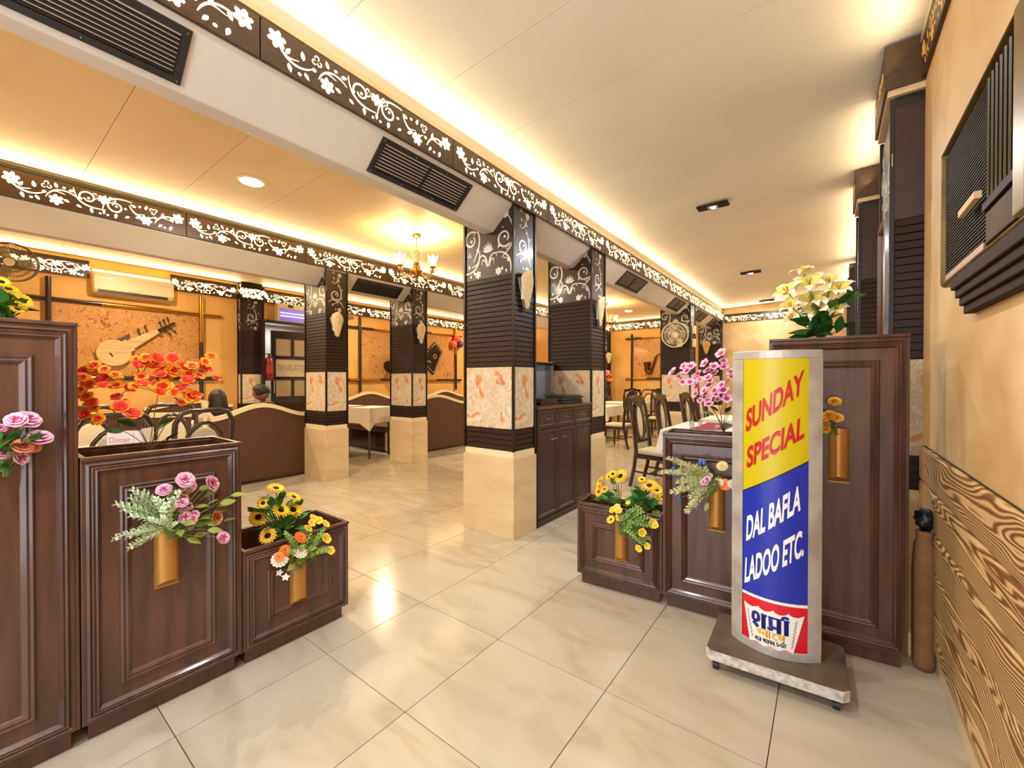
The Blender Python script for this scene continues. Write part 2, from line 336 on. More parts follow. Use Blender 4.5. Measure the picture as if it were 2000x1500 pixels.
HALF = [('flower', .36, .2, 0, 1), ('vine', .78, -.02, 0, 1.05), ('leaf', .62, .06, 60, 1), ('leaf', .66, -.36, -70, 1), ('bud', .9, -.38, 0, 1), ('leaf', .98, .17, 100, 1.1), ('leaf', 1.08, -.34, -50, .9),
        ('bud', 1.27, -.03, 0, 1.2), ('curl', 1.34, .26, 0, .9), ('vine', 1.78, .02, 0, -.95), ('leaf', 1.62, .34, 110, .95), ('bud', 1.86, .31, 0, 1), ('flower', 1.62, -.25, 20, .9), ('leaf', 1.92, -.2, 160, .9),
        ('leaf', 2.1, .27, 20, .95), ('scroll', 2.66, .1, 0, 1.05), ('leaf', 2.32, -.3, -30, .8), ('leaf', 2.72, -.37, -80, 1), ('curl', 2.86, .28, 30, .8), ('bud', 2.38, .05, 0, 1), ('bud', 3.0, -.4, 0, .9)]
def frieze_layout(L, H):
    o = []; s = L/6.25
    for k, u, v, a, q0 in HALF:
        for sg in (1, -1):
            q = q0
            uu = u*s if sg > 0 else L-u*s
            q = q*1.22 if k in ('flower', 'leaf', 'bud', 'curl') else q
            o.append((k, uu, v*H*.9, a if sg > 0 else 180-a, sg, q, H))
    o.append(('flower', L/2, .2*H, 0, 1, 1, H)); o.append(('leaf', L/2, -.28*H, -90, 1, 1, H)); return o
def frieze(name, loc, rz, L, H, label, detail, group, light=LIT, trim=None):
    """carved board with backlit cut-outs; local x along, front -y"""
    t = thing(name, label, 'frieze', loc, rz, group)
    G().box(.003, 0, -H/2, L-.003, .02, H/2).ob('board', FRZ, t, bev=.002, seg=1)
    G().box(0, -.004, H/2, L, .02, H/2+.035).ob('trim_strip', CREAM if trim is None else trim, t)
    lay = frieze_layout(L, H)
    if detail:
        for k, u, v, a, sg, q, h in lay:
            link(motif(k, light), k+'_motif', t, (u, 0, v), (0, -R(a), 0), (h*abs(q)*(1 if k in ('flower', 'bud', 'leaf', 'curl') else sg), h*.3, h*abs(q)*(1 if q > 0 else -1)))
    else:
        g = G()
        for k, u, v, a, sg, q, h in lay:
            sx = h*abs(q)*(1 if k in ('flower', 'bud', 'leaf', 'curl') else sg); sz = h*q; c_, s_ = cos(R(a)), sin(R(a))
            gg = G(); motif_geo(k, gg, th=.012)
            g.add([(u+x*sx*c_-z*sz*s_, y*h*.3, v+x*sx*s_+z*sz*c_) for x, y, z in gg.v], gg.f)
        stuff(g.ob('cutout_pattern', light, t))
    return t
LF = 1.25
ORD = ['first', 'second', 'third', 'fourth', 'fifth', 'sixth', 'seventh', 'eighth', 'ninth', 'tenth', 'eleventh', 'twelfth']
y = -.4; k = 0
while y < 11.5:
    frieze('frieze_panel', (-2.105, y, 2.955), R(90), min(LF, 11.6-y), .2, f'carved dark wood frieze panel with backlit flowers on the main beam, {ORD[k]} from the entrance', y < 5, 'friezes on the main beam'); y += LF; k += 1
y = -1.06; k = 0
while y < 12:
    frieze('frieze_panel', (-5.365, y, 2.99), R(90), min(LF, 12.15-y), .235, f'carved backlit floral frieze panel on the middle beam, {ORD[k]} from the left', -1.05 < y < 6, 'friezes on the middle beam', trim=DKTRIM); y += LF; k += 1
k = 0
for a, b in ((-.6, .5), (.5, 1.15), (2.1, 3.06), (3.07, 3.47), (3.48, 4.6), (4.6, 5.75), (5.75, 6.9), (6.9, 8.05), (8.05, 9.2), (9.2, 10.3), (10.3, 11.3), (11.3, 12.18)):
    xw = -8.47 if a == 3.07 else -8.625
    frieze('frieze_panel', (xw, a, 2.965), R(90), b-a, .22, f'backlit floral frieze panel on the yellow back wall, {ORD[k]} from the left' if a != 3.07 else 'short backlit floral frieze across the top of the narrow wall pilaster', a < 4.5, 'friezes on the back wall', trim=DKTRIM); k += 1
for k, a in enumerate((-5.33, -4.25, -3.2)):
    frieze('frieze_panel', (a, 12.18, 3.0), 0, 1.05, .22, f'backlit frieze above the saxophone picture, {ORD[k]} from the left', False, 'friezes on the far wall', trim=DKTRIM)
for k, a in enumerate((-2.08, -1.2)):
    frieze('frieze_panel', (a, 11.6, 2.9), 0, .87, .17, f'backlit frieze on the far end wall, {"left" if k == 0 else "right"} one', False, 'friezes on the end wall', trim=DKTRIM)
LITO = M('backlit_amber', 'c79a4c', .4, emis=.35, ecol='ffb84a')
for k, (a, b) in enumerate(((-.5, .75), (.75, 1.98), (1.98, 3.19), (3.78, 4.88), (5.32, 7.4), (7.4, 9.5), (9.5, 11.6))):
    xw = .40 if k < 3 else .40
    frieze('frieze_panel', (xw, b, 3.105), R(-90), b-a, .19, f'dark carved frieze panel with amber cut-outs high on the right wall, {ORD[k]} from the entrance', k < 4, 'friezes on the right wall', light=LITO)
# ------------------------------------------------------------------ beams
def beam(x, y0, y1, label):
    t = thing('beam', label, 'beam', (x, 0, 0))
    G().prism([(0, 3.17), (0, 2.862), (-.225, 2.668), (-.33, 2.668), (-.33, 3.17)], y0, y1, 'xz').ob('soffit', BEAM, t, bev=.006)
beam(-2.13, -1.6, 11.62, 'long cream bevelled beam over the main row of columns with black vents')
beam(-5.39, -1.6, 12.2, 'cream bevelled beam behind, over the second row of columns')
# air vents on the bevel: local x along the beam, local z up the slope
def vent(loc, L, label, n=9, par_ry=None, bars=1):
    t = thing('air_vent', label, 'vent', loc, 0, 'black vents in the bevelled beams'); t.rotation_euler = Matrix(((0, sin(ANG), -cos(ANG)*0+0, ), (1, 0, 0), (0, 0, 1))).to_euler() if False else VROT
    H = .235
    G().frame(0, -H/2, L, H/2, ((0, 0), (.002, .012), (.03, .012), (.034, 0)), 0).ob('frame', BLK, t)
    G().box(.03, .004, -H/2+.03, L-.03, .008, H/2-.03).ob('backing', DKTRIM, t)
    hh = H-.066
    me = G().prism([(0, -.002), (-.010, -.009), (-.012, -.006), (-.002, .002)], 0, L-.066, 'yz').mesh('slat', GRILLE)
    for i in range(n): link(me, 'slat', t, (.033, .0, -hh/2+hh*(i+.5)/n))
    for i in range(bars): G().box(L*(i+1)/(bars+1)-.004, -.0135, -hh/2, L*(i+1)/(bars+1)+.004, 0, hh/2).ob('mullion', BLK, t)
    sm = G().sph((0, 0, 0), .004, 6, 4).mesh('screw', CHROME)
    for sx in (.016, L*.33, L*.67, L-.016):
        for sz in (-1, 1): link(sm, 'screw', t, (sx, -.013, sz*(H/2-.015)))
    return t
ANG = math.atan2(.194, .225)
# columns of the rotation: local x -> +y ; local -y (front) -> bevel normal (right and down) ; local z -> up the slope
nx, nz = .194/math.hypot(.194, .225), -.225/math.hypot(.194, .225)
VROT = Matrix(((0, -nx, .225/math.hypot(.194, .225)), (1, 0, 0), (0, -nz, .194/math.hypot(.194, .225)))).to_euler()
for y0, L, n, lb in ((-.35, .955, 9, 'large black slatted vent at the upper left corner of the main beam'), (1.555, .795, 8, 'black slatted vent in the main beam left of the nearest column'), (5.41, .81, 8, 'black vent in the main beam just beyond the second column'),
                     (7.65, .69, 8, 'black vent in the main beam above the white fan'), (9.3, .85, 8, 'black vent in the main beam right behind the fan column'), (10.75, .7, 8, 'farthest black vent at the end of the main beam')):
    vent((-2.2425, y0, 2.765), L, lb, n, bars=1 if y0 > 0 else 0)
vent((-5.5025, 3.47, 2.765), .815, 'black vent in the middle beam left of the chandelier', 9)
# ------------------------------------------------------------------ columns
def florals(t, x0, x1, z0, z1, rot, loc, detail, side, plain=False):
    """silver appliques on a face; local x along the face, front -y"""
    W_, H_ = x1-x0, z1-z0; fr = bpy.data.objects.new('floral_panel', G().box(0, .002, 0, W_, .012, H_).mesh('floral_panel', SLAT0)); COL.objects.link(fr); fr.parent = t; fr.location = loc; fr.rotation_euler = (0, 0, rot)
    if plain: return
    if side == 'narrow': lay = [('flower', .66, .86, 0, .16), ('curl', .34, .9, 0, .13), ('vine', .5, .77, 80, .19), ('leaf', .36, .78, 120, .2), ('leaf', .62, .73, -30, .2), ('leaf', .3, .69, 60, .18), ('leaf', .6, .62, -120, .2), ('leaf', .78, .55, 100, .17),
                ('scroll', .47, .45, 110, .30), ('leaf', .72, .36, 10, .26), ('curl', .27, .33, 60, .15), ('vine', .5, .24, 150, -.26), ('leaf', .3, .2, 100, .22), ('flower', .64, .1, 30, .18), ('leaf', .45, .11, 80, .18), ('bud', .74, .26, 0, .2)]
    else:
        lay = [('palmette', .5, .36, 0, .30)]
        for s in (-1, 1): lay += [('flower', .5+s*.37, .83, 0, .19), ('scroll', .5+s*.36, .55, 90+s*25, .36 if s > 0 else -.36), ('curl', .5+s*.41, .37, 0, .16), ('leaf', .5+s*.23, .42, 90-s*30, .26), ('vine', .5+s*.33, .22, 90+s*60, .3 if s > 0 else -.3),
                                  ('leaf', .5+s*.42, .2, 80, .24), ('leaf', .5+s*.3, .1, 90, .24), ('flower', .5+s*.22, .07, 15, .2), ('leaf', .5+s*.38, .06, 100, .2), ('bud', .5+s*.31, .66, 0, .22)]
    if detail:
        for k, u, v, a, q in lay: link(motif(k, SILV), k+'_motif', fr, (u*W_, .002, v*H_), (0, -R(a), 0), (q, .25, q) if q > 0 else (q, .25, -q))
    else:
        g = G()
        for k, u, v, a, q in lay:
            gg = G(); motif_geo(k, gg, th=.012); c_, s_ = cos(R(a)), sin(R(a)); qz = abs(q)
            g.add([(u*W_+x*q*c_-z*qz*s_, .002+y_*.25, v*H_+x*q*s_+z*qz*c_) for x, y_, z in gg.v], gg.f)
        stuff(g.ob('floral_inlay', SILV, fr))
SLAT0 = M('slat_wood_panel', '35231d', .38, var=((14, 14, 50), '2a1c17', .2), coat=.15)
def slat_mesh(W_, h): return G().prism([(.012, .002), (.004, .004), (0, .006), (.004, h-.002), (.012, h-.002)], .014, W_-.014, 'yz').mesh('slat', SLAT)
def column(loc, wx, wy, label, detail=True, faces='FRL', rz=0, group='columns of the hall'):
    """loc = front left corner at floor; x across the front, y back"""
    t = thing('column', label, 'column', loc, rz, group)
    G().box(.012, .012, .69, wx-.012, wy-.012, 3.17).ob('core', DKTRIM, t)
    G().box(-.012, -.012, 0, wx+.012, wy+.012, .69).ob('plinth', CREAM, t, bev=.003)
    G().box(.0, .0, .69, wx, wy, .75).ob('ledge', CREAM2, t, bev=.004)
    F = {'F': ((0, 0), 0, wx), 'R': ((wx, 0), R(90), wy), 'L': ((0, wy), R(-90), wy)}
    for f in faces:
        (ox, oy), rot, W_ = F[f]
        if not detail:
            nn, nl = 18, 4
        pm = slat_mesh(W_, .0439); c_, s_ = cos(rot), sin(rot)
        for i in range(18): link(pm, 'slat', t, (ox, oy, 1.48+.0439*i), (0, 0, rot))
        for i in range(4): link(pm, 'slat', t, (ox, oy, .752+.0465*i), (0, 0, rot), (1, 1, 1.05))
        G().box(.016, -.0, .942, W_-.016, .014, 1.478).ob('marble_panel', ONYX, t, loc=(ox, oy, 0), rot=(0, 0, rot), bev=.002, seg=1)
        florals(t, .012, W_-.012, 2.272, 2.9, rot, (ox+.012*c_, oy+.012*s_, 2.272), detail, 'narrow' if W_ < .45 else 'wide', W_ < .25 and f == 'F' and loc[0] > 0)
    for cx, cy in ((0, 0), (wx, 0), (wx, wy), (0, wy)): G().box(cx-.010, cy-.010, .75, cx+.010, cy+.010, 2.95).ob('corner_trim', DKTRIM, t)
    return t
column((-2.69, 2.835, 0), .56, .325, 'nearest square column, slatted dark wood with silver flowers and onyx band', True, 'FR')
column((-2.69, 4.30, 0), .56, .355, 'second column of the main row, beyond the dark cabinet', True, 'FR')
column((-2.69, 8.55, 0), .56, .36, 'third column of the main row, behind the white wall fan', False, 'FR')
column((-2.64, 11.42, 0), .51, .2, 'last column of the main row, against the end wall with a glass sconce', False, 'F')
column((-5.95, 2.975, 0), .56, .31, 'column of the second row beside the low brown booth partition', True, 'FR')
column((-5.95, 4.435, 0), .56, .305, 'column of the second row below the chandelier, between two booths', True, 'FR')
column((-5.95, 11.95, 0), .56, .25, 'distant column of the second row behind the flower pedestal', False, 'F')
column((-8.65, 3.08, 0), .15, .38, 'narrow pilaster on the yellow back wall left of the glazed door', False, 'FR', group=None)
# right-hand columns stand against the wall and carry a small capital box
def rcolumn(y0, y1, x0, label, detail):
    wy = y1-y0
    t = column((x0, y0, 0), .44-x0, wy, label, detail, 'FL', group='columns against the right wall')
    c = G().box(-.035, -.03, 3.0, .44-x0, wy+.03, 3.25).ob('capital', FRZ, t, bev=.003)
    stuff_g = G()
    for kx, q in (('flower', .12), ('scroll', .36), ('leaf', .55), ('flower', .8), ('leaf', .66), ('curl', .22)):
        gg = G(); motif_geo(kx, gg, th=.02); stuff_g.add([(-.036+y_*.15, wy*q-x*.16, 3.125+z*.16) for x, y_, z in gg.v], gg.f)
    stuff(stuff_g.ob('cutout_pattern', LITO, c))
    G().box(-.02, -.015, 2.965, .44-x0, wy+.015, 3.0).ob('neck_moulding', CREAM, t)
    return t
rc = rcolumn(3.2, 3.76, .285, 'dark slatted column at the right wall beside the tall planter', True)
fm = G().frame(0, 0, .44, 1.6, ((0, 0), (.004, .02), (.03, .024), (.035, .005)), 0).ob('mirror_frame', WOOD, rc, loc=(-.002, .50, .75), rot=(0, 0, R(-90)))
G().box(.033, -.004, .033, .407, .004, 1.567).ob('mirror_glass', M('mirror_glass', 'f0e0d0', .03, metal=1), fm)
rcolumn(4.9, 5.3, .225, 'second dark slatted column along the right wall', False)
column((.25, 8.3, 0), .2, .4, 'farthest dark column along the right wall behind the lilies', False, 'FL', group='columns against the right wall')
# ------------------------------------------------------------------ ceiling lights
def spot(x, y, z, label, gz='recessed spotlights of the main ceiling'):
    t = thing('recessed_spotlight', label, 'ceiling light', (x, y, z), 0, gz)
    G().box(-.15, -.06, -.018, .15, .06, 0).ob('plate', GRILLE, t, bev=.003)
    G().frame(-.05, -.05, .05, .05, ((0, 0), (.0, .006), (.014, .006), (.014, 0)), 0).tf(Matrix.Translation((0, 0, -.018)) @ Matrix.Rotation(R(-90), 4, 'X') @ Matrix.Rotation(pi, 4, 'Z')).ob('bezel', CHROME, t)
    G().sph((0, 0, -.018), (.03, .03, .012), 12, 6).ob('lens', M('led_lens', 'ffffff', .3, emis=14, ecol='f2f4ff'), t, smooth=True)
spot(-.97, 4.78, 3.2, 'nearest dark rectangular spotlight in the main ceiling'); spot(-1.05, 8.1, 3.2, 'middle dark rectangular spotlight in the main ceiling'); spot(-1.12, 11.2, 3.2, 'farthest dark spotlight above the end wall')
for x, y, lb in ((-4.16, 1.6, 'bright white round ceiling lamp left of the chandelier'), (-4.1, 10.4, 'small round ceiling lamp far behind the second column')):
    t = thing('round_ceiling_lamp', lb, 'ceiling light', (x, y, 3.165))
    G().lathe([(0, -.012), (.10, -.012), (.11, 0), (0, 0)], 20).ob('rim', WHITE, t, smooth=30)
    G().lathe([(0, -.03), (.06, -.026), (.092, -.013), (0, -.012)], 20).ob('diffuser', M('lamp_diffuser', 'ffffff', .4, emis=22, ecol='fff2dc'), t, smooth=True)
# chandelier
AMB = M('amber_glass', 'd99a3c', .12, trans=.55, coat=.5); SHADE = M('tulip_glass', 'fff3d8', .4, emis=5, ecol='ffe3a8'); SHADE2 = M('tulip_glass_faint_glow', 'f3d9a0', .35, emis=.35, ecol='ffd890')  # second tulip glass has no bulb; a faint glow is put into its material
ch = thing('chandelier', 'brass and amber glass chandelier with tulip shades between the beams', 'chandelier', (-4.07, 3.42, 3.165))
G().lathe([(0, 0), (.06, 0), (.055, -.02), (.02, -.035), (0, -.035)], 16).ob('ceiling_rose', GOLD, ch, smooth=30)
G().tube([(0, 0, -.03), (0, 0, -.19)], .006).ob('stem', GOLD, ch, smooth=True)
G().lathe([(0, -.18), (.015, -.185), (.03, -.21), (.045, -.25), (.04, -.28), (.03, -.33), (.045, -.40), (.06, -.44), (.03, -.50), (0, -.51)], 14).ob('vase_body', AMB, ch, smooth=True)
G().lathe([(0, -.43), (.075, -.44), (.08, -.455), (.03, -.50), (.012, -.56), (0, -.58)], 14).ob('hub', GOLD, ch, smooth=True)
armm = G().tube(bez([(.05, 0, -.46), (.12, 0, -.56), (.2, 0, -.54), (.225, 0, -.42)], 10), .007, 8).mesh('arm', GOLD, True)
cup = G().lathe([(.0, -.43), (.03, -.425), (.035, -.41), (.012, -.40), (0, -.40)], 10, Matrix.Translation((.225, 0, 0))).mesh('cup', GOLD, True)
def tulip():
    g = G(); rows = 6; n = 24
    for i in range(rows):
        tt = i/(rows-1); z = -.40+.105*tt
        for j in range(n):
            a = 2*pi*j/n; r = .022+.03*tt**.6+(.02*tt**3)*(1+cos(6*a))/2; g.v.append((.225+r*cos(a), r*sin(a), z+(.02*cos(6*a) if i == rows-1 else 0)))
    g.f = [(i*n+j, i*n+(j+1) % n, (i+1)*n+(j+1) % n, (i+1)*n+j) for i in range(rows-1) for j in range(n)]; g.m = [0]*len(g.f); return g
tul = [tulip().mesh('tulip_shade', m, True) for m in (SHADE, SHADE2)]
drop = G().lathe([(0, 0), (.008, -.01), (.010, -.022), (0, -.038)], 6, Matrix.Translation((.225, 0, -.44))).mesh('crystal_drop', AMB)
for i in range(6):
    a = R(20+60*i); link(armm, 'arm', ch, (0, 0, 0), (0, 0, a)); link(cup, 'cup', ch, (0, 0, 0), (0, 0, a)); link(tul[i % 2], 'tulip_shade', ch, (0, 0, 0), (0, 0, a)); link(drop, 'crystal_drop', ch, (0, 0, 0), (0, 0, a))
    if i % 2 == 0:
        l = bpy.data.lights.new('bulb', 'POINT'); l.energy = 30; l.color = (1, .78, .45); l.shadow_soft_size = .04; lo = bpy.data.objects.new('bulb', l); COL.objects.link(lo); lo.parent = ch; lo.location = (.225*cos(a), .225*sin(a), -.33)
dup(ch, (-4.15, 9.1, 3.165), .3, 'second amber chandelier far behind the second column')
# wall sconces
def sconce(loc, rz, label, mat, back=True):
    t = thing('wall_sconce', label, 'sconce', loc, rz, 'frosted glass sconces on the columns')
    rows = 10; g = G(); n = 8
    for i in range(rows+1):
        f = i/rows; z = -.17+.34*f; wd = .022+.073*min(1, f/.68); wd *= 1 if f < .68 else math.sqrt(max(.03, 1-((f-.68)/.325)**2))
        for j in range(n+1):
            u = -1+2*j/n; g.v.append((u*wd, -.035-.05*f*(1-u*u), z))
    g.f = [(i*(n+1)+j, i*(n+1)+j+1, (i+1)*(n+1)+j+1, (i+1)*(n+1)+j) for i in range(rows) for j in range(n)]; g.m = [0]*len(g.f)
    o = g.ob('glass_shade', mat, t, smooth=True); s = o.modifiers.new('thick', 'SOLIDIFY'); s.thickness = .006
    G().prism([(-.1, .08), (-.02, -.16), (.02, -.16), (.1, .08), (.08, .1), (-.08, .1)], -.012, -.004).ob('backing_plate', M('clear_acrylic', 'cfc6b4', .1, trans=.5), t)
    G().box(-.058, -.030, -.09, .05, -.004, .07).ob('lamp_housing', WHITE, t, bev=.004)
    for sz in (-.1, .03): G().sph((0, -.07 if sz > 0 else -.052, sz), .006, 6, 4).ob('screw', GOLD, t)
FROST = M('frosted_glass', 'e4d3b0', .45, var=(20, 'd2bd92'), trans=.0, sss=.3)
sconce((-2.13, 2.995, 2.155), R(90), 'frosted glass sconce on the nearest column', FROST); sconce((-2.13, 4.475, 2.155), R(90), 'frosted glass sconce on the second column of the main row', FROST)
sconce((-5.39, 3.12, 2.13), R(90), 'frosted glass sconce on the column beside the brown partition', FROST); sconce((-5.39, 4.6, 2.14), R(90), 'frosted glass sconce on the column under the chandelier', FROST)
sconce((-5.32, 11.95, 2.05), 0, 'distant frosted sconce above the flower pedestal', FROST); sconce((-2.45, 11.42, 2.2), 0, 'amber glass sconce on the last column by the end wall', M('amber_frost', 'c9a052', .3))
# ------------------------------------------------------------------ planter boxes
MOUL = ((0, 0), (.002, .006), (.010, .011), (.014, .006), (.020, .012), (.026, .008), (.032, .013), (.038, .006), (.044, 0))
MOUL2 = ((0, 0), (.002, .006), (.008, .012), (.016, .007), (.022, .011), (.030, .006), (.036, 0))
def planter(loc, rz, W_, D, H, label, group):
    t = thing('planter_box', label, 'planter', loc, rz, group); p = .075
    b = G().box(0, 0, p, W_, .018, H-.012).box(0, D-.018, p, W_, D, H-.012).box(0, .018, p, .018, D-.018, H-.012).box(W_-.018, .018, p, W_, D-.018, H-.012).ob('carcass', WOOD, t, bev=.004)
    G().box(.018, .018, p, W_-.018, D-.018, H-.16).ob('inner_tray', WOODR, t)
    G().box(.02, .035, 0, W_-.02, D-.02, p).ob('plinth', WOOD, t, bev=.003)
    G().frame(.012, p+.012, W_-.012, H-.022, MOUL, 0).ob('outer_moulding', WOOD, t, smooth=25)
    G().frame(.105, p+.105, W_-.105, H-.12, MOUL2, 0).ob('inner_moulding', WOOD, t, smooth=25)
    rim = [(0, 0), (W_, 0), (W_, D), (0, D)]
    for i in range(4):
        (ax, ay), (bx, by) = rim[i], rim[(i+1) % 4]
        x0, x1, y0, y1 = min(ax, bx), max(ax, bx), min(ay, by), max(ay, by)
        e = .011 if i % 2 == 0 else .011
        if i % 2 == 0: G().box(x0, y0-e, H-.014, x1, y1+e+.004, H).ob('rim', WOOD, t, bev=.003)
        else: G().box(min(max(x0-.002, 0), W_-e*1.6), y0+e+.004, H-.014, max(min(x1+.002, W_), e*1.6), y1-e, H).ob('rim', WOOD, t, bev=.003)
    return t
LG, RG = 'stepped planter boxes on the left of the entrance', 'stepped planter boxes on the right of the entrance'
planter((-2.19, -.285, 0), R(90), .545, .32, 1.57, 'tall dark panelled planter box at the left edge, highest of its three', LG)
planter((-2.19, .263, 0), R(90), .53, .34, 1.075, 'middle-height dark panelled planter box on the left, with orange blossoms', LG)
planter((-2.19, .796, 0), R(90), .542, .34, .556, 'low dark planter box on the left holding sunflowers', LG)
RA = math.atan2(.15, 1.66)
def rpt(u, v=0): return (-1.335+u*cos(RA)-v*sin(RA), 2.49+u*sin(RA)+v*cos(RA))
for u, W_, H, D, lb in ((0, .548, .552, .22, 'low dark planter box on the right holding two sunflower bunches'), (.55, .54, 1.052, .25, 'middle-height dark planter box on the right behind the sign, with pink blossoms'), (1.092, .553, 1.578, .27, 'tall dark panelled planter box on the right with lilies on top')):
    planter((*rpt(u), 0), RA, W_, D, H, lb, RG)
# bronze half-round wall vases
def vase(loc, rz, label):
    t = thing('wall_vase', label, 'vase', loc, rz, 'bronze half-round vases on the planter fronts'); r = .041; n = 14
    g = G()
    for zf in (0, 1):
        for j in range(n+1):
            a = pi+pi*j/n; x, y = r*cos(a), r*sin(a)*1.05
            z = (-.125+.055*(-y/r)*.55) if zf == 0 else (.125+.03*(-y/r)*.0+.018*(-y/r)); g.v.append((x, y, z))
    g.f = [(j, j+1, n+2+j, n+1+j) for j in range(n)]+[tuple(range(n+1))]; g.m = [0]*len(g.f)
    o = g.ob('half_tube', GOLDV, t, smooth=50)
    G().box(-.041, -.004, -.128, .041, .0, .125).ob('back_plate', GOLDV, t)
    return t
vase((-2.19, .513, .635), R(90), 'bronze half-tube vase on the middle planter of the left group'); vase((-2.19, 1.05, .335), R(90), 'bronze half-tube vase on the low planter of the left group')
vase((-2.19, -.02, 1.10), R(90), 'bronze half-tube vase on the tall planter at the left edge')
vase((*rpt(.30), .345), RA, 'bronze half-tube vase on the low planter of the right group'); vase((*rpt(.845), .64), RA, 'bronze half-tube vase on the middle planter of the right group'); vase((*rpt(1.385), .985), RA, 'bronze half-tube vase on the tall planter right of the sign')
# ------------------------------------------------------------------ sign stand
sg = thing('sign_stand', 'wheeled advertising stand in yellow, blue and red with aluminium frame', 'sign', (-.195, 2.325, 0), R(1.5))
ALU = M('aluminium', 'c2beb7', .4, metal=.3, var=(9, 'a39d94')); FADE = M('poster_pink', 'e07a90', .4)
YEL, BLU, RED, WHT = M('poster_yellow', 'c6b40e', .34), M('poster_blue', '1c2fa6', .28), M('poster_red', 'd3152b', .28), M('poster_white', 'f0eee8', .3)
TRED, TYEL = M('letter_red', 'bb1526', .35), M('letter_yellow', 'f0b828', .4)
def bulge(x, hw=.175, d=.075): return -.03-d*(1-(x/hw)**2)
G().prism([(-.262, -.19), (-.24, -.212), (.245, -.19), (.268, -.165), (.268, .165), (.245, .185), (-.24, .165), (-.262, .145)], .062, .104, 'xy').ob('base_board', M('grimy_base', '6f604f', .5, var=(7, '54473b')), sg, bev=.003)
G().prism([(-.263, -.193), (-.24, -.2145), (.246, -.1925), (.27, -.166), (.262, -.165), (.245, -.187), (-.24, -.209), (-.258, -.19)], .058, .102, 'xy').ob('edge_band', M('worn_white_edge', 'dcd8d0', .5, var=(30, '9c948a')), sg)
for x, y in ((-.225, -.17), (.225, -.15), (.225, .13), (-.225, .12)):
    c = G().box(x-.012, y-.016, .04, x+.012, y+.016, .062).ob('caster', BLK, sg)
    G().tube([(x-.011, y, .021), (x+.011, y, .021)], .021, 14).ob('wheel', BLK, c, smooth=40)
def lens(hw, z0, z1, g, ext=0, d=.075, n=12, y0=0):
    pts = [(-hw+2*hw*i/n, bulge(-hw+2*hw*i/n, hw, d)-ext) for i in range(n+1)]; pts += [(x, -y) for x, y in pts[::-1]]
    return g.prism(pts, z0, z1, 'xy')
lens(.168, .106, 1.495, G(), d=.07).ob('light_box', M('box_inside', 'bdbbb5', .5), sg)
lens(.178, 1.46, 1.498, G(), .004).ob('top_band', ALU, sg, bev=.003); lens(.178, .104, .146, G(), .004).ob('bottom_band', ALU, sg, bev=.003)
for s in (-1, 1):
    pts = [(s*(.128+.05*i/6), bulge(.128+.05*i/6, .178)-.005) for i in range(7)]; G().prism(pts+[(x, -y) for x, y in pts[::-1]], .146, 1.46, 'xy').ob('side_profile', ALU, sg, smooth=40)
def onface(g, eps): g.v = [(x, bulge(x)-eps+y*0, z) for x, y, z in g.v]; return g
def sheet(poly_top, poly_bot, eps, n=28, x0=-.129, x1=.129):
    g = G()
    for i in range(n+1):
        x = x0+(x1-x0)*i/n; f = i/n; g.v += [(x, 0, poly_bot(f)), (x, 0, poly_top(f))]
    g.f = [(2*i, 2*i+2, 2*i+3, 2*i+1) for i in range(n)]; g.m = [0]*n; onface(g, eps); ob_ = g.ob; g.ob = lambda a, b, c: ob_(a, b, c, smooth=True); return g
mix = lambda a, b: (lambda f: a+(b-a)*f)
sheet(mix(1.462, 1.462), mix(.834, 1.004), .002).ob('yellow_panel', YEL, sg); sheet(mix(.831, 1.001), mix(.362, .362), .002).ob('blue_panel', BLU, sg)
sheet(mix(.362, .362), mix(.349, .349), .002).ob('white_line', WHT, sg); sheet(mix(.349, .349), mix(.144, .144), .002).ob('red_panel', RED, sg)
sheet(mix(.837, 1.007), mix(.831, 1.001), .0024).ob('dark_line', BLK, sg)
def text_geo(s, bold=.015, sx=1):
    cu = bpy.data.curves.new('t', 'FONT'); cu.body = s; cu.offset = bold; cu.resolution_u = 8; o = bpy.data.objects.new('t', cu); COL.objects.link(o)
    me = bpy.data.meshes.new_from_object(o.evaluated_get(bpy.context.evaluated_depsgraph_get())); g = G(); g.add([(v.co.x, 0, v.co.y) for v in me.vertices], [tuple(p.vertices) for p in me.polygons])
    bpy.data.objects.remove(o); bpy.data.curves.remove(cu); bpy.data.meshes.remove(me); return g
def fit(g, u0, u1, zl, zr, h, lean=0):
    """fit a text into u0..u1; baseline runs from zl to zr; cap height h"""
    xs = [v[0] for v in g.v]; zs_ = [v[2] for v in g.v]; a, b = min(xs), max(xs); zb = max(zs_)
    g.v = [(u0+(x-a)/(b-a)*(u1-u0)+lean*(z/zb), 0, zl+(zr-zl)*(x-a)/(b-a)+z/zb*h) for x, y, z in g.v]; return g
def word(s, segs, u0, u1, zl, zr, h, mat, eps, lean=.004, bold=.032):
    onface(fit(text_geo(s, bold), u0, u1, zl, zr, h, lean), eps).ob('lettering', mat, sg)
word('SUNDAY', 0, -.116, .108, 1.118, 1.31, .102, TRED, .004); word('SPECIAL', 0, -.112, .112, .948, 1.112, .098, TRED, .004)
word('DAL BAFLA', 0, -.112, .1, .604, .79, .115, WHT, .004); word('LADOO ETC.', 0, -.118, .112, .402, .59, .118, WHT, .004)
g = G(); NS = 40
for i in range(NS+1):
    f = i/NS; x_t, x_b = -.119+.236*f, -.094+.170*f
    zt = .318-.014*abs(sin(pi*f*4))**.7-.004*(1 if f in (0, 1) else 0); zb = .140+.010*abs(sin(pi*f*3))
    for q in range(7): g.v.append((x_b+(x_t-x_b)*q/6, 0, zb+(zt-zb)*q/6))
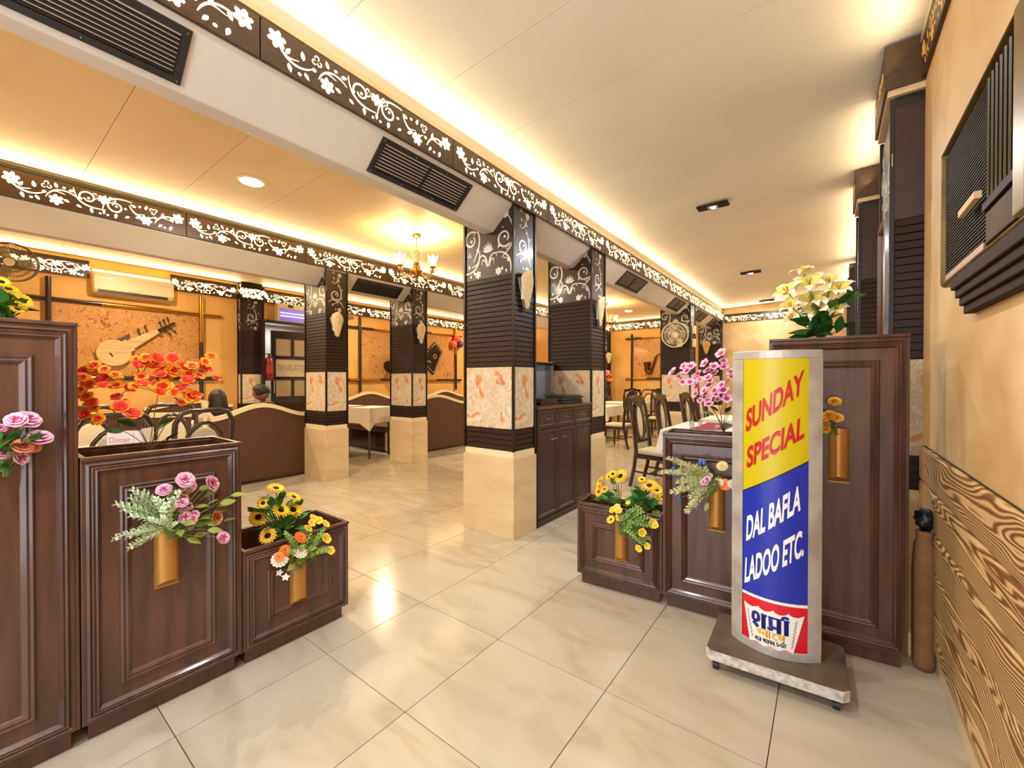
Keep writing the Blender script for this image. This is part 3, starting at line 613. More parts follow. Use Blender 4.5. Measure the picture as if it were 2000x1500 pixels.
g.f = [(i*7+q, (i+1)*7+q, (i+1)*7+q+1, i*7+q+1) for i in range(NS) for q in range(6)]; g.m = [0]*len(g.f); onface(g, .0042).ob('scroll_emblem', WHT, sg, smooth=True)
def deva(strokes, u0, u1, z0, z1, wd, slope, mat, name):
    g = G(); xs = [p[0] for s in strokes for p in s[0]]; a, b = min(xs), max(xs)
    for pts, k in strokes:
        q = [(u0+(x-a)/(b-a)*(u1-u0), z0+z*(z1-z0)+slope*((x-a)/(b-a))) for x, z in pts]; g.ribbon(q, wd*k, 0, 0)
    g.f = g.f; stuff(onface(g, .0058).ob(name, mat, sg))
ar = lambda cx, cz, rx, rz, a0, a1, n=7: [(cx+rx*cos(R(a0+(a1-a0)*i/n)), cz+rz*sin(R(a0+(a1-a0)*i/n))) for i in range(n+1)]
# each glyph is drawn as pen strokes; the head line is the top bar
SHA = lambda x: [(ar(x+.17, .78, .14, .2, 200, -20), 1), ([(x+.03, .72), (x+.03, .45), (x+.12, .42)], 1), ([(x+.31, .72), (x+.29, .5), (x+.05, .28)], 1.1), ([(x+.05, .28), (x+.28, .0)], 1.2), ([(x+.55, 1), (x+.55, 0)], 1.3), ([(x+.42, 1), (x+.72, 1)], .7)]
AA = lambda x: [([(x, 1), (x, 0)], 1.3), ([(x-.12, 1), (x+.14, 1)], .7)]
MA = lambda x: [([(x, 1), (x+.02, .3)], 1.2), (ar(x, .24, .09, .09, 90, -200), .9), ([(x+.08, .36), (x+.36, .32)], .9), ([(x+.4, 1), (x+.4, 0)], 1.3), ([(x-.1, 1), (x+.5, 1)], .7)]
REPH = lambda x: [(ar(x-.08, 1.1, .14, .16, 210, 20), .9)]
SA = lambda x: [([(x, 1), (x+.02, .6)], 1), ([(x+.02, .6), (x+.18, .62), (x+.22, .85), (x+.2, 1)], 1), ([(x, .62), (x+.2, .2)], 1), ([(x+.15, .5), (x+.38, .5)], 1), ([(x+.4, 1), (x+.4, 0)], 1), ([(x-.08, 1), (x+.5, 1)], .8)]
SAH = lambda x: SA(x)[:4]+[([(x-.08, 1), (x+.36, 1)], .8)]
VA = lambda x: [(ar(x+.15, .5, .15, .2, 60, 300), 1), ([(x+.22, .67), (x+.36, .6)], 1), ([(x+.36, 1), (x+.36, 0)], 1), ([(x-.05, 1), (x+.46, 1)], .8)]
II = lambda x: [([(x, 1), (x, 0)], 1), (ar(x-.14, 1.02, .16, .3, 180, 10), .8), ([(x-.06, 1), (x+.1, 1)], .8)]
TTA = lambda x: [([(x+.16, 1), (x+.16, .75)], 1), (ar(x+.2, .45, .17, .3, 100, 330), 1), ([(x-.02, 1), (x+.42, 1)], .8), ([(x+.2, .12), (x+.34, -.06)], .8)]
BA = lambda x: VA(x)+[([(x+.04, .42), (x+.26, .6)], .8)]
DA = lambda x: [([(x+.14, 1), (x+.14, .78)], 1), (ar(x+.2, .62, .14, .17, 140, 330), 1), (ar(x+.2, .28, .15, .18, 60, -160), 1), ([(x, 1), (x+.38, 1)], .8)]
RA_ = lambda x: [([(x, 1), (x+.14, 1), (x+.16, .7), (x+.02, .5)], 1), ([(x+.02, .5), (x+.22, 0)], 1), ([(x-.06, 1), (x+.24, 1)], .8)]
PHA = lambda x: [(ar(x+.1, .62, .12, .2, 180, 330), 1), ([(x-.02, 1), (x-.02, .6)], 1), ([(x+.24, 1), (x+.24, 0)], 1), (ar(x+.36, .5, .12, .14, 160, -90), 1), ([(x-.1, 1), (x+.52, 1)], .8)]
I_ = lambda x: DA(x)
NA = lambda x: [(ar(x+.08, .5, .08, .1, 0, 330), 1), ([(x+.12, .5), (x+.3, .5)], 1)]
deva(SHA(0)+MA(.88)+AA(1.62)+REPH(1.66), -.080, .062, .222, .286, .0135, -.006, M('letter_blue', '14238a', .35), 'blue_devanagari_word')
deva(SAH(0)+VA(.42)+II(1.0)+TTA(1.22)+SA(1.72), -.066, .046, .186, .214, .0062, -.002, TYEL, 'yellow_devanagari_word')
deva(BA(0)+DA(.55)+AA(1.08)+SA(1.6)+RA_(2.2)+AA(2.6)+PHA(2.9)+AA(3.6)+[([(3.85, .05), (3.8, -.12)], 1)]+I_(4.1)+NA(4.6)+DA(4.9)+II(5.45)+RA_(5.65), -.072, .05, .158, .175, .0034, .003, BLK, 'black_devanagari_line')
for s, x0, x1 in ((-1, -.104, -.082), (1, .088, .072)):
    onface(G().ribbon([(x0+(x1-x0)*i/26+.004*sin(i*1.9), .29-.125*i/26) for i in range(27)], .0022, 0, 0), .0058).ob('squiggle', M('dark_maroon', '57101a', .5), sg)
# ------------------------------------------------------------------ cabinet between the first two columns, with menus
cb = thing('cabinet', 'dark wooden cabinet with three drawers over three doors between columns', 'cabinet', (-2.125, 3.19, 0), R(90))
W_ = 1.09
G().box(0, .012, .06, W_, .46, 1.09).ob('carcass', SLAT0, cb); G().box(.0, -.004, 0, W_, .4, .06).ob('plinth', SLAT0, cb)
G().box(-.004, -.02, 1.09, W_+.004, .47, 1.118).ob('worktop', WOOD, cb, bev=.003)
RP = ((0, 0), (0, .014), (.028, .016), (.036, .008), (.05, .006))
for i in range(3):
    x0, x1 = .006+i*.362, .006+i*.362+.354
    d = G().frame(x0, .07, x1, .895, RP, .012).box(x0+.045, .003, .115, x1-.045, .010, .85).ob('door', SLAT0, cb)
    if i < 2: G().tube([(x0+(.30 if i == 0 else .05), -.006, .80), (x0+(.30 if i == 0 else .05), -.026, .80), (x0+(.20 if i == 0 else .13), -.026, .80), (x0+(.20 if i == 0 else .13), -.006, .80)], .0035, 6).ob('handle', CHROME, d)
    d = G().frame(x0, .91, x1, 1.082, RP, .012).box(x0+.045, .003, .95, x1-.045, .010, 1.045).ob('drawer', SLAT0, cb)
    cx = (x0+x1)/2; G().tube(bez([(cx-.035, -.0, 1.005), (cx-.035, -.03, .99), (cx+.035, -.03, .99), (cx+.035, 0, 1.005)], 8), .004, 6).ob('handle', CHROME, d)
MENU = M('black_leatherette', '1a1817', .35, bump=(90, .1))
def folder(loc, rz, label):
    t = thing('menu_folder', label, 'folder', loc, rz, 'menu folders piled on the dark cabinet')
    G().box(-.17, -.12, 0, .17, .12, .003).ob('cover', MENU, t); G().box(-.17, -.12, .0115, .17, .12, .0145).ob('cover', MENU, t)
    G().box(-.172, -.12, 0, -.167, .12, .0145).ob('spine', MENU, t); G().box(-.166, -.115, .003, .162, .115, .0115).ob('pages', M('page_edge', '6d6a66', .7), t)
NUM = ['bottom', 'second', 'third', 'fourth', 'fifth', 'top']
for k in range(6): folder((-2.3+.012*sin(k*2), 3.98+.012*cos(k*3), 1.118+k*.0147), R(4*sin(k*1.7)), f'black menu folder in the pile near the second column, {NUM[k]} one counted from below')
for k in range(4): folder((-2.36+.01*sin(k*2), 3.6+.02*cos(k*2), 1.118+k*.0147), R(86+5*sin(k*2.3)), f'black menu folder in the pile nearer the first column, {["bottom", "second", "third", "top"][k]} one counted from below')
fr = thing('display_fridge', 'steel and glass display cabinet behind the menu folders', 'fridge', (-3.1, 3.84, 0))
G().box(0, 0, 0, .5, .42, 1.02).ob('body', CHROME, fr, bev=.004); G().box(0, 0, 1.54, .5, .42, 1.57).ob('top', CHROME, fr)
for x, y in ((0, 0), (.48, 0), (.48, .4), (0, .4)): G().box(x, y, 1.02, x+.02, y+.02, 1.54).ob('post', CHROME, fr)
G().box(.02, .01, 1.27, .48, .41, 1.28).ob('shelf', CHROME, fr); G().box(.485, .02, 1.02, .49, .4, 1.54).ob('pane', M('blue_grey_pane', '8f9db4', .08, metal=.6), fr); G().box(.02, .006, 1.02, .48, .010, 1.54).ob('pane', M('blue_grey_pane', '8f9db4', .08, metal=.6), fr)
# ------------------------------------------------------------------ window air conditioner with sill
GB = M('grimy_gold_plastic', '7d6430', .35, metal=.3, var=(6, '574419'))
ac = thing('window_air_conditioner', 'old brown window air conditioner in the tan right-hand wall', 'air conditioner', (.42, 2.40, 1.733), R(-90))
# local x runs towards the camera, front is -y (into the room)
G().frame(0, 0, .97, .54, ((0, 0), (0, .05), (.012, .062), (.016, .02)), 0).ob('bezel', GB, ac, bev=.006)
G().box(.016, -.03, .016, .95, 0, .524).ob('body', GRILLE, ac)
G().box(.86, -.068, .016, .955, -.03, .524).ob('side_cheek', GB, ac, bev=.012, seg=3)
fm_ = G().box(0, -.046, 0, .54, -.031, .005).mesh('fin', GRILLE)
for i in range(40): link(fm_, 'fin', ac, (.02, 0, .05+.0116*i))
lv = G().prism([(0, 0), (.02, -.024), (.024, -.02), (.004, .004)], .15, .50, 'xy').mesh('louvre', M('dark_olive_fin', '3b3320', .4, metal=.3))
for i in range(6): link(lv, 'louvre', ac, (.585+.036*i, -.032, 0))
G().box(.57, -.058, .125, .86, -.03, .15).ob('louvre_rail', GRILLE, ac); G().box(.57, -.05, .03, .86, -.03, .122).ob('control_panel', M('brown_panel', '4a3218', .6, var=(8, '33220f'), spec=.15), ac, bev=.003)
G().box(.40, -.078, .165, .59, -.062, .186).ob('wooden_stick', M('pale_wood', 'c9a878', .6), ac)
G().box(.03, -.05, .018, .55, -.044, .042).ob('vent_strip', M('orange_brown', '8a5a30', .4), ac)
sl = thing('air_conditioner_shelf', 'stepped dark wooden shelf under the old window air conditioner', 'shelf', (.42, 2.19, 1.60), R(-90))
SHW = M('shelf_wood_dark', '2f1f17', .65, var=((26, 3, 26), '221611'), spec=.12)
for k, (d, h0, h1) in enumerate(((.03, 0, .03), (.04, .03, .06), (.05, .06, .09), (.06, .09, .131))): G().box(.0-.006*k, -d, h0, .9, 0, h1).ob('step', SHW, sl, bev=.004)
# sack and bag in the corner
SACK = M('brown_felt', '8a5e36', .95, bump=(220, .3), var=(14, '774f2c'))
ck = thing('fabric_roll', 'upright brown felt roll leaning in the corner by the wood-grain wall', 'roll', (.368, 2.735, 0))
G().lathe([(0, 0), (.035, .002), (.043, .03), (.044, .2), (.045, .45), (.04, .58), (.03, .62), (.033, .65), (.026, .655), (.02, .60), (0, .6)], 14).ob('roll', SACK, ck, smooth=True)
bg = thing('black_bag', 'crumpled black bag stuffed above the brown felt roll', 'bag', (.372, 2.76, .655))
g = G().sph((0, 0, .045), (.036, .05, .05), 14, 10); g.v = [(x+.007*sin(z*230+y*120), y+.008*sin(x*210+z*90), z+.007*sin(x*160+y*140)) for x, y, z in g.v]; g.ob('bag', M('black_plastic', '17171a', .45), bg, smooth=True)
# ------------------------------------------------------------------ dining chairs
CHW = M('chair_wood_dark', '2a1a14', .22, coat=.6, bump=((30, 30, 90), .04)); PADM = M('cream_upholstery', 'cbbd9c', .6, bump=(300, .08))
def oval_chair():
    t = thing('oval_back_chair', '', 'chair')
    # front of chair = +x, seat height .46
    for s in (-1, 1):
        G().tube(bez([(.40, s*.20, 0), (.41, s*.2, .15), (.385, s*.2, .3), (.40, s*.2, .42)], 6), [.016, .02, .023, .026, .028, .03, .03], 8).ob('front_leg', CHW, t, smooth=True)
        G().tube([(-.09, s*.185, 0), (-.03, s*.19, .25), (0, s*.2, .46), (-.02, s*.205, .7), (-.07, s*.20, 1.0), (-.10, s*.175, 1.13)], [.026, .028, .032, .03, .028, .024], 4).ob('back_post', CHW, t, smooth=40, bev=.004)
        G().tube([(-.03, s*.19, .2), (.39, s*.2, .2)], .012, 6).ob('stretcher', CHW, t)
    G().tube([(.18, -.19, .2), (.18, .19, .2)], .012, 6).ob('cross_stretcher', CHW, t)
    G().box(-.01, -.2, .37, .43, .2, .43).ob('seat_frame', CHW, t, bev=.012)
    G().prism([(0, -.2), (.42, -.225), (.45, -.2), (.45, .2), (.42, .225), (0, .2)], .43, .485, 'xy').ob('seat_cushion', PADM, t, bev=.02, seg=3)
    # serpentine crest, lower rail, oval splat with cushion
    M_ = Matrix.Rotation(R(-7), 4, 'Y')
    cr = [(-.215, 1.11), (-.19, 1.15), (-.12, 1.145), (-.06, 1.17), (.06, 1.17), (.12, 1.145), (.19, 1.15), (.215, 1.11), (.16, 1.085), (.08, 1.05), (-.08, 1.05), (-.16, 1.085)]
    G().prism(cr, -.115, -.075, 'yz').ob('crest_rail', CHW, t, bev=.008)
    G().box(-.03, -.19, .56, 0, .19, .60).ob('back_rail', CHW, t, bev=.005)
    n = 24; ring = G()
    for rr, yy in ((1, 0), (.74, 0)):
        pass
    out = [(.125*cos(2*pi*i/n), .82+.265*sin(2*pi*i/n)) for i in range(n)]; inn = [(.082*cos(2*pi*i/n), .82+.215*sin(2*pi*i/n)) for i in range(n)]
    xf = lambda z: -.02-.062*max(0, (z-.55)/.5)
    for (o_, d) in ((out, -.018), (out, .018), (inn, .018), (inn, -.018)): ring.v += [(xf(z)+d, y, z) for y, z in o_]
    ring.f = [(k*n+i, k*n+(i+1) % n, ((k+1) % 4)*n+(i+1) % n, ((k+1) % 4)*n+i) for k in range(4) for i in range(n)]; ring.m = [0]*len(ring.f); ring.ob('oval_splat', CHW, t, smooth=50)
    p = G().sph((0, 0, 0), (.02, .085, .218), 20, 10); p.v = [(xf(z+.82)+x, y, z+.82) for x, y, z in p.v]; p.ob('oval_pad', PADM, t, smooth=True)
    return t
def arch_chair():
    t = thing('arch_back_chair', '', 'chair')
    for s in (-1, 1):
        G().tube([(.38, s*.19, 0), (.39, s*.2, .43)], [.018, .024], 8).ob('front_leg', CHW, t, smooth=True); G().tube([(-.06, s*.17, 0), (0, s*.19, .45)], [.018, .024], 8).ob('back_leg', CHW, t, smooth=True)
        G().tube([(-.03, s*.18, .18), (.38, s*.195, .18)], .011, 6).ob('stretcher', CHW, t)
    G().tube([(0, -.205, .45), (-.03, -.215, .75), (-.07, -.21, 1.0), (-.082, -.17, 1.085), (-.085, -.1, 1.105), (-.085, .1, 1.105), (-.082, .17, 1.085), (-.07, .21, 1.0), (-.03, .215, .75), (0, .205, .45)], .021, 8).ob('outer_bow', CHW, t, smooth=True)
    G().tube([(-.005, -.15, .5)]+[(-.03-.05*(sin(R(a))), -.15*cos(R(a)), .74+.26*sin(R(a))) for a in range(0, 181, 20)]+[(-.005, .15, .5)], .016, 8).ob('inner_bow', CHW, t, smooth=True)
    p = G().sph((0, 0, 0), (.016, .125, .2), 18, 10); p.v = [(x-.035-.05*max(0, z+.1), y, z+.76) for x, y, z in p.v]; p.ob('oval_pad', PADM, t, smooth=True)
    G().box(-.01, -.19, .38, .41, .19, .43).ob('seat_frame', CHW, t, bev=.01)
    G().prism([(0, -.2), (.42, -.215), (.42, .215), (0, .2)], .43, .47, 'xy').ob('seat_cushion', PADM, t, bev=.016, seg=3)
    return t
c0 = oval_chair(); used = []
def put(c, x, y, rz, label):
    if c.name in used: return dup(c, (x, y, 0), R(rz), label)
    used.append(c.name); c.location = (x, y, 0); c.rotation_euler = (0, 0, R(rz)); c['label'] = label; return c
put(c0, -1.92, 5.38, -6, 'nearest high-backed chair with oval cream back pad, beside the right planters')
put(c0, -1.86, 6.15, -4, 'second high-backed oval chair from the planters, at the same white table')
put(c0, -1.78, 7.2, -8, 'left one of the two oval-backed chairs in front of the second fan column'); put(c0, -1.72, 7.85, -10, 'right one of the two oval-backed chairs behind the pink blossoms')
put(c0, -3.22, 8.15, 176, 'oval-backed chair turned to the far white table, seen in profile')
put(c0, -3.82, 9.98, -60, 'distant oval-backed chair below the saxophone picture, left one'); put(c0, -3.3, 10.4, -80, 'distant oval-backed chair beside the third column')
c1 = arch_chair()
put(c1, -4.9, 9.9, -40, 'arch-backed chair behind the far white table, below the saxophone picture'); put(c1, -4.0, 11.62, -85, 'arch-backed chair close to the far wall, left of two'); put(c1, -3.0, 11.62, -95, 'arch-backed chair close to the far wall, right of two')
put(c1, -4.28, .70, 174, 'arch-backed chair behind the left planter, nearest and left of two'); put(c1, -4.35, 1.27, 182, 'arch-backed chair behind the left planter, right of the two near ones')
put(c1, -6.2+.7, .75, 5, 'arch-backed chair on the far side of the left table, left one'); put(c1, -5.5, 1.35, -4, 'arch-backed chair on the far side of the left table, right one')
# ------------------------------------------------------------------ tables
def table(x, y, lx, ly, h, label, cl, drop=.2, rz=0, runner=None, group='white-clothed dining tables'):
    t = thing('dining_table', label, 'table', (x, y, 0), R(rz), group)
    G().box(-lx/2, -ly/2, h-.035, lx/2, ly/2, h-.006).ob('tabletop', CHW, t, bev=.004)
    for sx in (-1, 1):
        for sy in (-1, 1): G().tube([(sx*(lx/2-.07), sy*(ly/2-.07), 0), (sx*(lx/2-.07), sy*(ly/2-.07), h-.035)], .028, 4).ob('leg', CHW, t)
    g = G(); N = 40; rings = []
    per = []
    for i in range(N):
        f = i/N*4; k = int(f); q = f-k; c = [(-1, -1), (1, -1), (1, 1), (-1, 1)]; a, b = c[k], c[(k+1) % 4]; per.append((a[0]+(b[0]-a[0])*q, a[1]+(b[1]-a[1])*q, q))
    for lev in range(5):
        for px, py, q in per:
            cor = max(0, 1-min(q, 1-q)*5); d = lev/4
            fl_ = .012*sin(q*2*pi*3)*d+.05*cor*d; z = h-(drop*(1+.45*cor))*d
            g.v.append((px*(lx/2+.004+fl_), py*(ly/2+.004+fl_), z))
    g.f = [(l*N+i, l*N+(i+1) % N, (l+1)*N+(i+1) % N, (l+1)*N+i) for l in range(4) for i in range(N)]+[tuple(range(N))]; g.m = [0]*len(g.f)
    o = g.ob('tablecloth', CLOTH, None, smooth=45, loc=(x, y, 0), rot=(0, 0, R(rz))); tag(o, cl, 'tablecloth', 'white tablecloths')
    if runner:
        x0, x1, lb = runner
        r = G().box(x0, -ly/2-.014, h+.001, x1, ly/2+.014, h+.004).box(x0, -ly/2-.022, h-drop*.93, x1, -ly/2-.012, h+.004).ob('table_runner', RUN, None, loc=(x, y, 0), rot=(0, 0, R(rz))); tag(r, lb, 'table runner')
    return t
table(-1.2, 5.9, .92, 1.25, .75, 'dining table right behind the pink blossoms', 'white cloth on the table behind the pink blossoms', runner=(-.18, .2, 'red runner on the table behind the pink blossoms'))
table(-1.15, 7.65, .92, 1.1, .75, 'second dining table in front of the end wall, behind the nearer one', 'white cloth on the second table near the end wall')
table(-4.35, 8.95, 1.0, .9, .78, 'far dining table seen through the gap beside the second column', 'white cloth on the far table beside the second column', .22)
table(-4.4, 10.75, 1.2, .8, .78, 'farthest dining table below the saxophone picture', 'white cloth on the farthest table below the saxophone')
table(-6.9, 4.42, 1.15, .62, .885, 'booth table between the two second-row columns', 'white cloth on the booth table between the second-row columns', .27, 12, (-.12, .06, 'maroon runner hanging over the booth table edge'))
table(-5.0, .75, .5, .8, .78, 'table behind the left planter between arch-backed chairs', 'white cloth on the table behind the left planter', .2)
table(-7.36, 2.15, .6, .8, .76, 'booth table where the two guests sit', 'white cloth on the table of the two guests', .2)
# small things on tables
GLS = M('clear_glass', 'e9eef0', .05, trans=.85)
def goblet(loc, label):
    t = thing('water_glass', label, 'glass', loc, 0, 'glasses on the tables'); G().lathe([(0, 0), (.026, 0), (.03, .1), (.027, .1), (.023, .006), (0, .006)], 12).ob('glass', GLS, t, smooth=40)
goblet((-1.36, 5.55, .756), 'water glass on the red runner behind the pink blossoms'); goblet((-1.3, 5.72, .756), 'second water glass beside the red runner')
for k, (x, y, c, lb) in enumerate(((-7.14, 2.46, 'e9e4da', 'white shaker on the guests table'), (-7.24, 2.5, '7d5537', 'brown sauce pot on the guests table'))):
    t = thing('shaker', lb, 'shaker', (x, y, .762)); G().lathe([(0, 0), (.022, 0), (.025, .05), (.018, .07), (0, .07)], 10).ob('pot', M('pot_'+c, c, .4), t, smooth=40); G().lathe([(0, .07), (.018, .07), (.014, .09), (0, .095)], 10).ob('cap', CHROME, t, smooth=40)
mc = thing('menu_card', 'folded white menu card reading Dinner behind the left planter', 'menu', (-3.62, .64, 0), R(57))
st = thing('card_stand', 'slim dark stand under the white menu card behind the left planter', 'stand', (-3.62, .64, 0), R(57))
G().lathe([(0, 0), (.12, 0), (.12, .015), (.015, .025), (.012, .82), (.07, .825), (.07, .835), (0, .835)], 16).ob('post', CHW, st, smooth=40)
CARD = M('card_white', 'efe9e4', .7)
G().prism([(-.09, 0), (.09, 0), (.09, .2), (-.09, .2)], -.004, 0, 'xz').ob('cover', CARD, mc, loc=(0, 0, .836)); G().prism([(0, 0), (.10, .03), (.10, .033), (0, .004)], 0, .21, 'xy').ob('back_leaf', CARD, mc, loc=(.09, -.002, .836), rot=(0, 0, R(60)))
tg = text_geo('Dinner', .01); fit(tg, -.078, .03, .125, .125, .036); tg.v = [(x, -.0046, z) for x, y, z in tg.v]; tg.ob('lettering', M('letter_rose', 'c79aa0', .6), mc, loc=(0, 0, .836))
G().box(.045, -.0046, .0, .047, -.004, .21).ob('fold_line', M('letter_rose', 'c79aa0', .6), mc, loc=(0, 0, .836))
# ------------------------------------------------------------------ booth partitions, benches
def partition(x, y0, y1, hb, amp, label, ends='', th=.05, group='brown booth partitions'):
    t = thing('booth_partition', label, 'partition', (x, y0, 0), 0, group); L_ = y1-y0; n = 24
    wz = lambda f: hb+amp*(.5-.5*cos(2*pi*f))
    G().prism([(0, .02)]+[(L_, .02)]+[(L_*i/n, wz(i/n)-.05) for i in range(n, -1, -1)], -th/2, th/2, 'yz').ob('panel', LAMIN, t)
    G().prism([(L_*i/n, wz(i/n)) for i in range(n+1)]+[(L_*i/n, wz(i/n)-.055) for i in range(n, -1, -1)], -th/2-.012, th/2+.012, 'yz').ob('cream_edge', CREAM2, t)
    G().box(-th/2-.004, 0, 0, th/2+.004, L_, .04).ob('skirting', CHW, t)
    if ends:
        p = G().lathe([(0, 0), (.035, 0), (.035, .5), (.028, .52), (.038, .56), (.03, .62), (.034, .8), (.022, .84), (.03, .9), (.02, .95), (.03, 1.0), (.042, 1.1), (.0, 1.1)], 14).ob('turned_post', CREAM2, t, smooth=40, loc=(0, -.05, 0))
        for k in range(7): G().sph((.03, -.05, .56+.035*k), .011, 6, 5).ob('carved_bead', CREAM, p, loc=(0, .05, 0))
    return t
partition(-6.1, 1.86, 3.05, .905, .15, 'brown booth partition with wavy cream top left of the second-row column', 'post')
partition(-6.1, 4.75, 6.45, .93, .16, 'brown booth partition with wavy cream top between second-row and nearest column')
partition(-6.15, -.1, 1.68, .98, .04, 'brown booth partition behind the orange blossoms')
partition(-8.35, 4.93, 6.35, .96, .15, 'arched brown seat back at the yellow wall behind the booth table', group='brown seat backs at the back wall')
partition(-8.35, 7.25, 8.7, .96, .15, 'arched brown seat back at the yellow wall under the black zither', group='brown seat backs at the back wall')
partition(-8.4, 1.7, 2.9, .95, .1, 'brown seat back at the yellow wall behind the two guests', group='brown seat backs at the back wall')
def bench(x0, x1, y0, y1, label):
    t = thing('booth_bench', label, 'bench', (x0, y0, 0), 0, 'booth benches'); a, b = x1-x0, y1-y0
    G().box(.02, .02, 0, a-.03, b-.02, .36).ob('base', CHW, t); G().box(.0, .0, .36, a, b, .5).ob('cushion', LAMIN, t, bev=.04, seg=3)
    n = 10; G().prism([(0, .05), (.02, 0), (b-.02, 0), (b, .05)]+[(b*(1-i/n), .36+.06*sin(pi*i/n)) for i in range(n+1)], a-.03, a+.012, 'yz').ob('cream_end', CREAM2, t, bev=.012)
bench(-8.3, -6.68, 4.86, 5.3, 'bench with cream end panel behind the second-row column under the chandelier'); bench(-8.3, -6.8, 3.5, 3.93, 'bench with cream end panel beside the orange balloon')
def balloon(loc, r, c, label, tail=True):
    t = thing('balloon', label, 'balloon', loc, 0); G().sph((0, 0, 0), (r, r, r*1.1), 16, 10).ob('skin', M('balloon_'+c, c, .25, coat=.3), t, smooth=True); G().lathe([(0, -r*1.05), (r*.12, -r*1.2), (0, -r*1.18)], 8).ob('knot', M('balloon_'+c, c, .25, coat=.3), t)
balloon((-7.45, 4.72-.35, .085), .075, 'f0701c', 'orange balloon lying on the floor beside the booth bench')
balloon((-8.53, 8.64, 2.56), .1, 'e2483c', 'red balloon, top of the three on the yellow wall'); balloon((-8.53, 8.52, 2.4), .1, 'f0662a', 'orange balloon, lower left of the three on the yellow wall'); balloon((-8.53, 8.77, 2.42), .1, '4b2a6e', 'purple balloon, lower right of the three on the yellow wall')
# ------------------------------------------------------------------ framed pictures with instruments
def picture(y0, y1, z0, z1, py, pz, label, rot, loc, sl=True):
    """bamboo-style frame: local x along the wall, front -y"""
    t = thing('instrument_panel', label, 'wall panel', loc, rot, 'marbled instrument panels on the yellow walls')
    G().box(y0, -.018, z0, y1, 0, z1).ob('marbled_board', ONYXB, t)
    for k, (a, b, fx, gold) in enumerate(((py[0], py[1], z0, 0), (py[0], py[1], z1, 1))):
        lo, hi = (.35, 1) if gold else (0, .45)
        o = G().tube([(a, -.035, fx), (b, -.035, fx)], .032, 10).ob('rail', CHW, t, smooth=40)
        G().tube([(a+(b-a)*lo, -.037, fx), (a+(b-a)*hi, -.037, fx)], .034, 10).ob('gold_sleeve', GOLD, o, smooth=40)
    for k, (a, b, fx, gold) in enumerate(((pz[0], pz[1], y0, 0), (pz[0], pz[1], y1, 1))):
        o = G().tube([(fx, -.06, a), (fx, -.06, b)], .032, 10).ob('post', CHW, t, smooth=40)
        if gold: G().tube([(fx, -.062, a+(b-a)*.55), (fx, -.062, b)], .034, 10).ob('gold_sleeve', GOLD, o, smooth=40)
    return t
W1 = R(90); XW = -8.645
picture(.74, 2.50, 1.40, 2.50, (.45, 2.8), (1.05, 2.80), 'marbled wall panel framed by crossed poles, holding the pale lute', W1, (XW, 0, 0))
picture(5.56, 6.9, 1.38, 2.58, (5.28, 7.1), (1.1, 2.84), 'marbled wall panel with crossed poles, holding the drum', W1, (XW, 0, 0))
picture(7.3, 8.66, 1.38, 2.66, (7.1, 8.9), (1.1, 2.95), 'marbled wall panel with crossed poles, holding the black zither', W1, (XW, 0, 0))
picture(-4.68, -3.6, 1.42, 2.62, (-4.88, -3.45), (1.0, 2.76), 'marbled wall panel with crossed poles on the far wall, holding the saxophone', 0, (0, 12.195, 0))
# lute
lu = thing('lute', 'pale wooden lute with dark pegs hung on the marbled wall panel', 'lute', (-8.665, 1.40, 1.775), W1)
MAP = M('pale_maple', 'd8b98a', .4, var=((4, 4, 30), 'c19c68')); LA = R(36)
LM = Matrix.Rotation(-LA, 4, 'Y')
body = [(.20*cos(R(a))*(1 if cos(R(a)) < .55 else .93), .20*sin(R(a))) for a in range(55, 306, 14)]+[(.15, -.135), (.175, -.095), (.235, -.10), (.22, .0), (.235, .10), (.175, .095), (.15, .135)]
G().prism(body, -.11, -.045, 'xz', LM).ob('body', MAP, lu, bev=.012, seg=3)
G().prism([(.2, -.075), (.66, -.032), (.66, .032), (.2, .075)], -.1, -.06, 'xz', LM).ob('neck', MAP, lu, bev=.006)
G().prism([(.64, -.032), (.9, -.018), (.92, 0), (.9, .018), (.64, .032)], -.1, -.065, 'xz', LM).ob('pegbox', CHW, lu, bev=.004)
G().box(-.05, -.118, -.03, -.035, -.11, .03, LM).ob('bridge', CHW, lu)
for k, (x, s) in enumerate(((.72, 1), (.78, 1), (.84, 1), (.72, -1), (.8, -1), (.42, 1), (.52, 1))):
    z0 = .02 if x > .6 else .05
    G().tube([LM @ Vector((x, -.085, s*z0)), LM @ Vector((x+.03, -.085, s*(z0+.08)))], .008, 6).sph(LM @ Vector((x+.034, -.085, s*(z0+.095))), .018, 8, 6).ob('tuning_peg', CHW, lu, smooth=40)
for k in range(6): G().tube([LM @ Vector((.14+.032*k, -.085, .10)), LM @ Vector((.15+.032*k, -.085, .155))], .011, 6).ob('side_peg', CHW, lu)
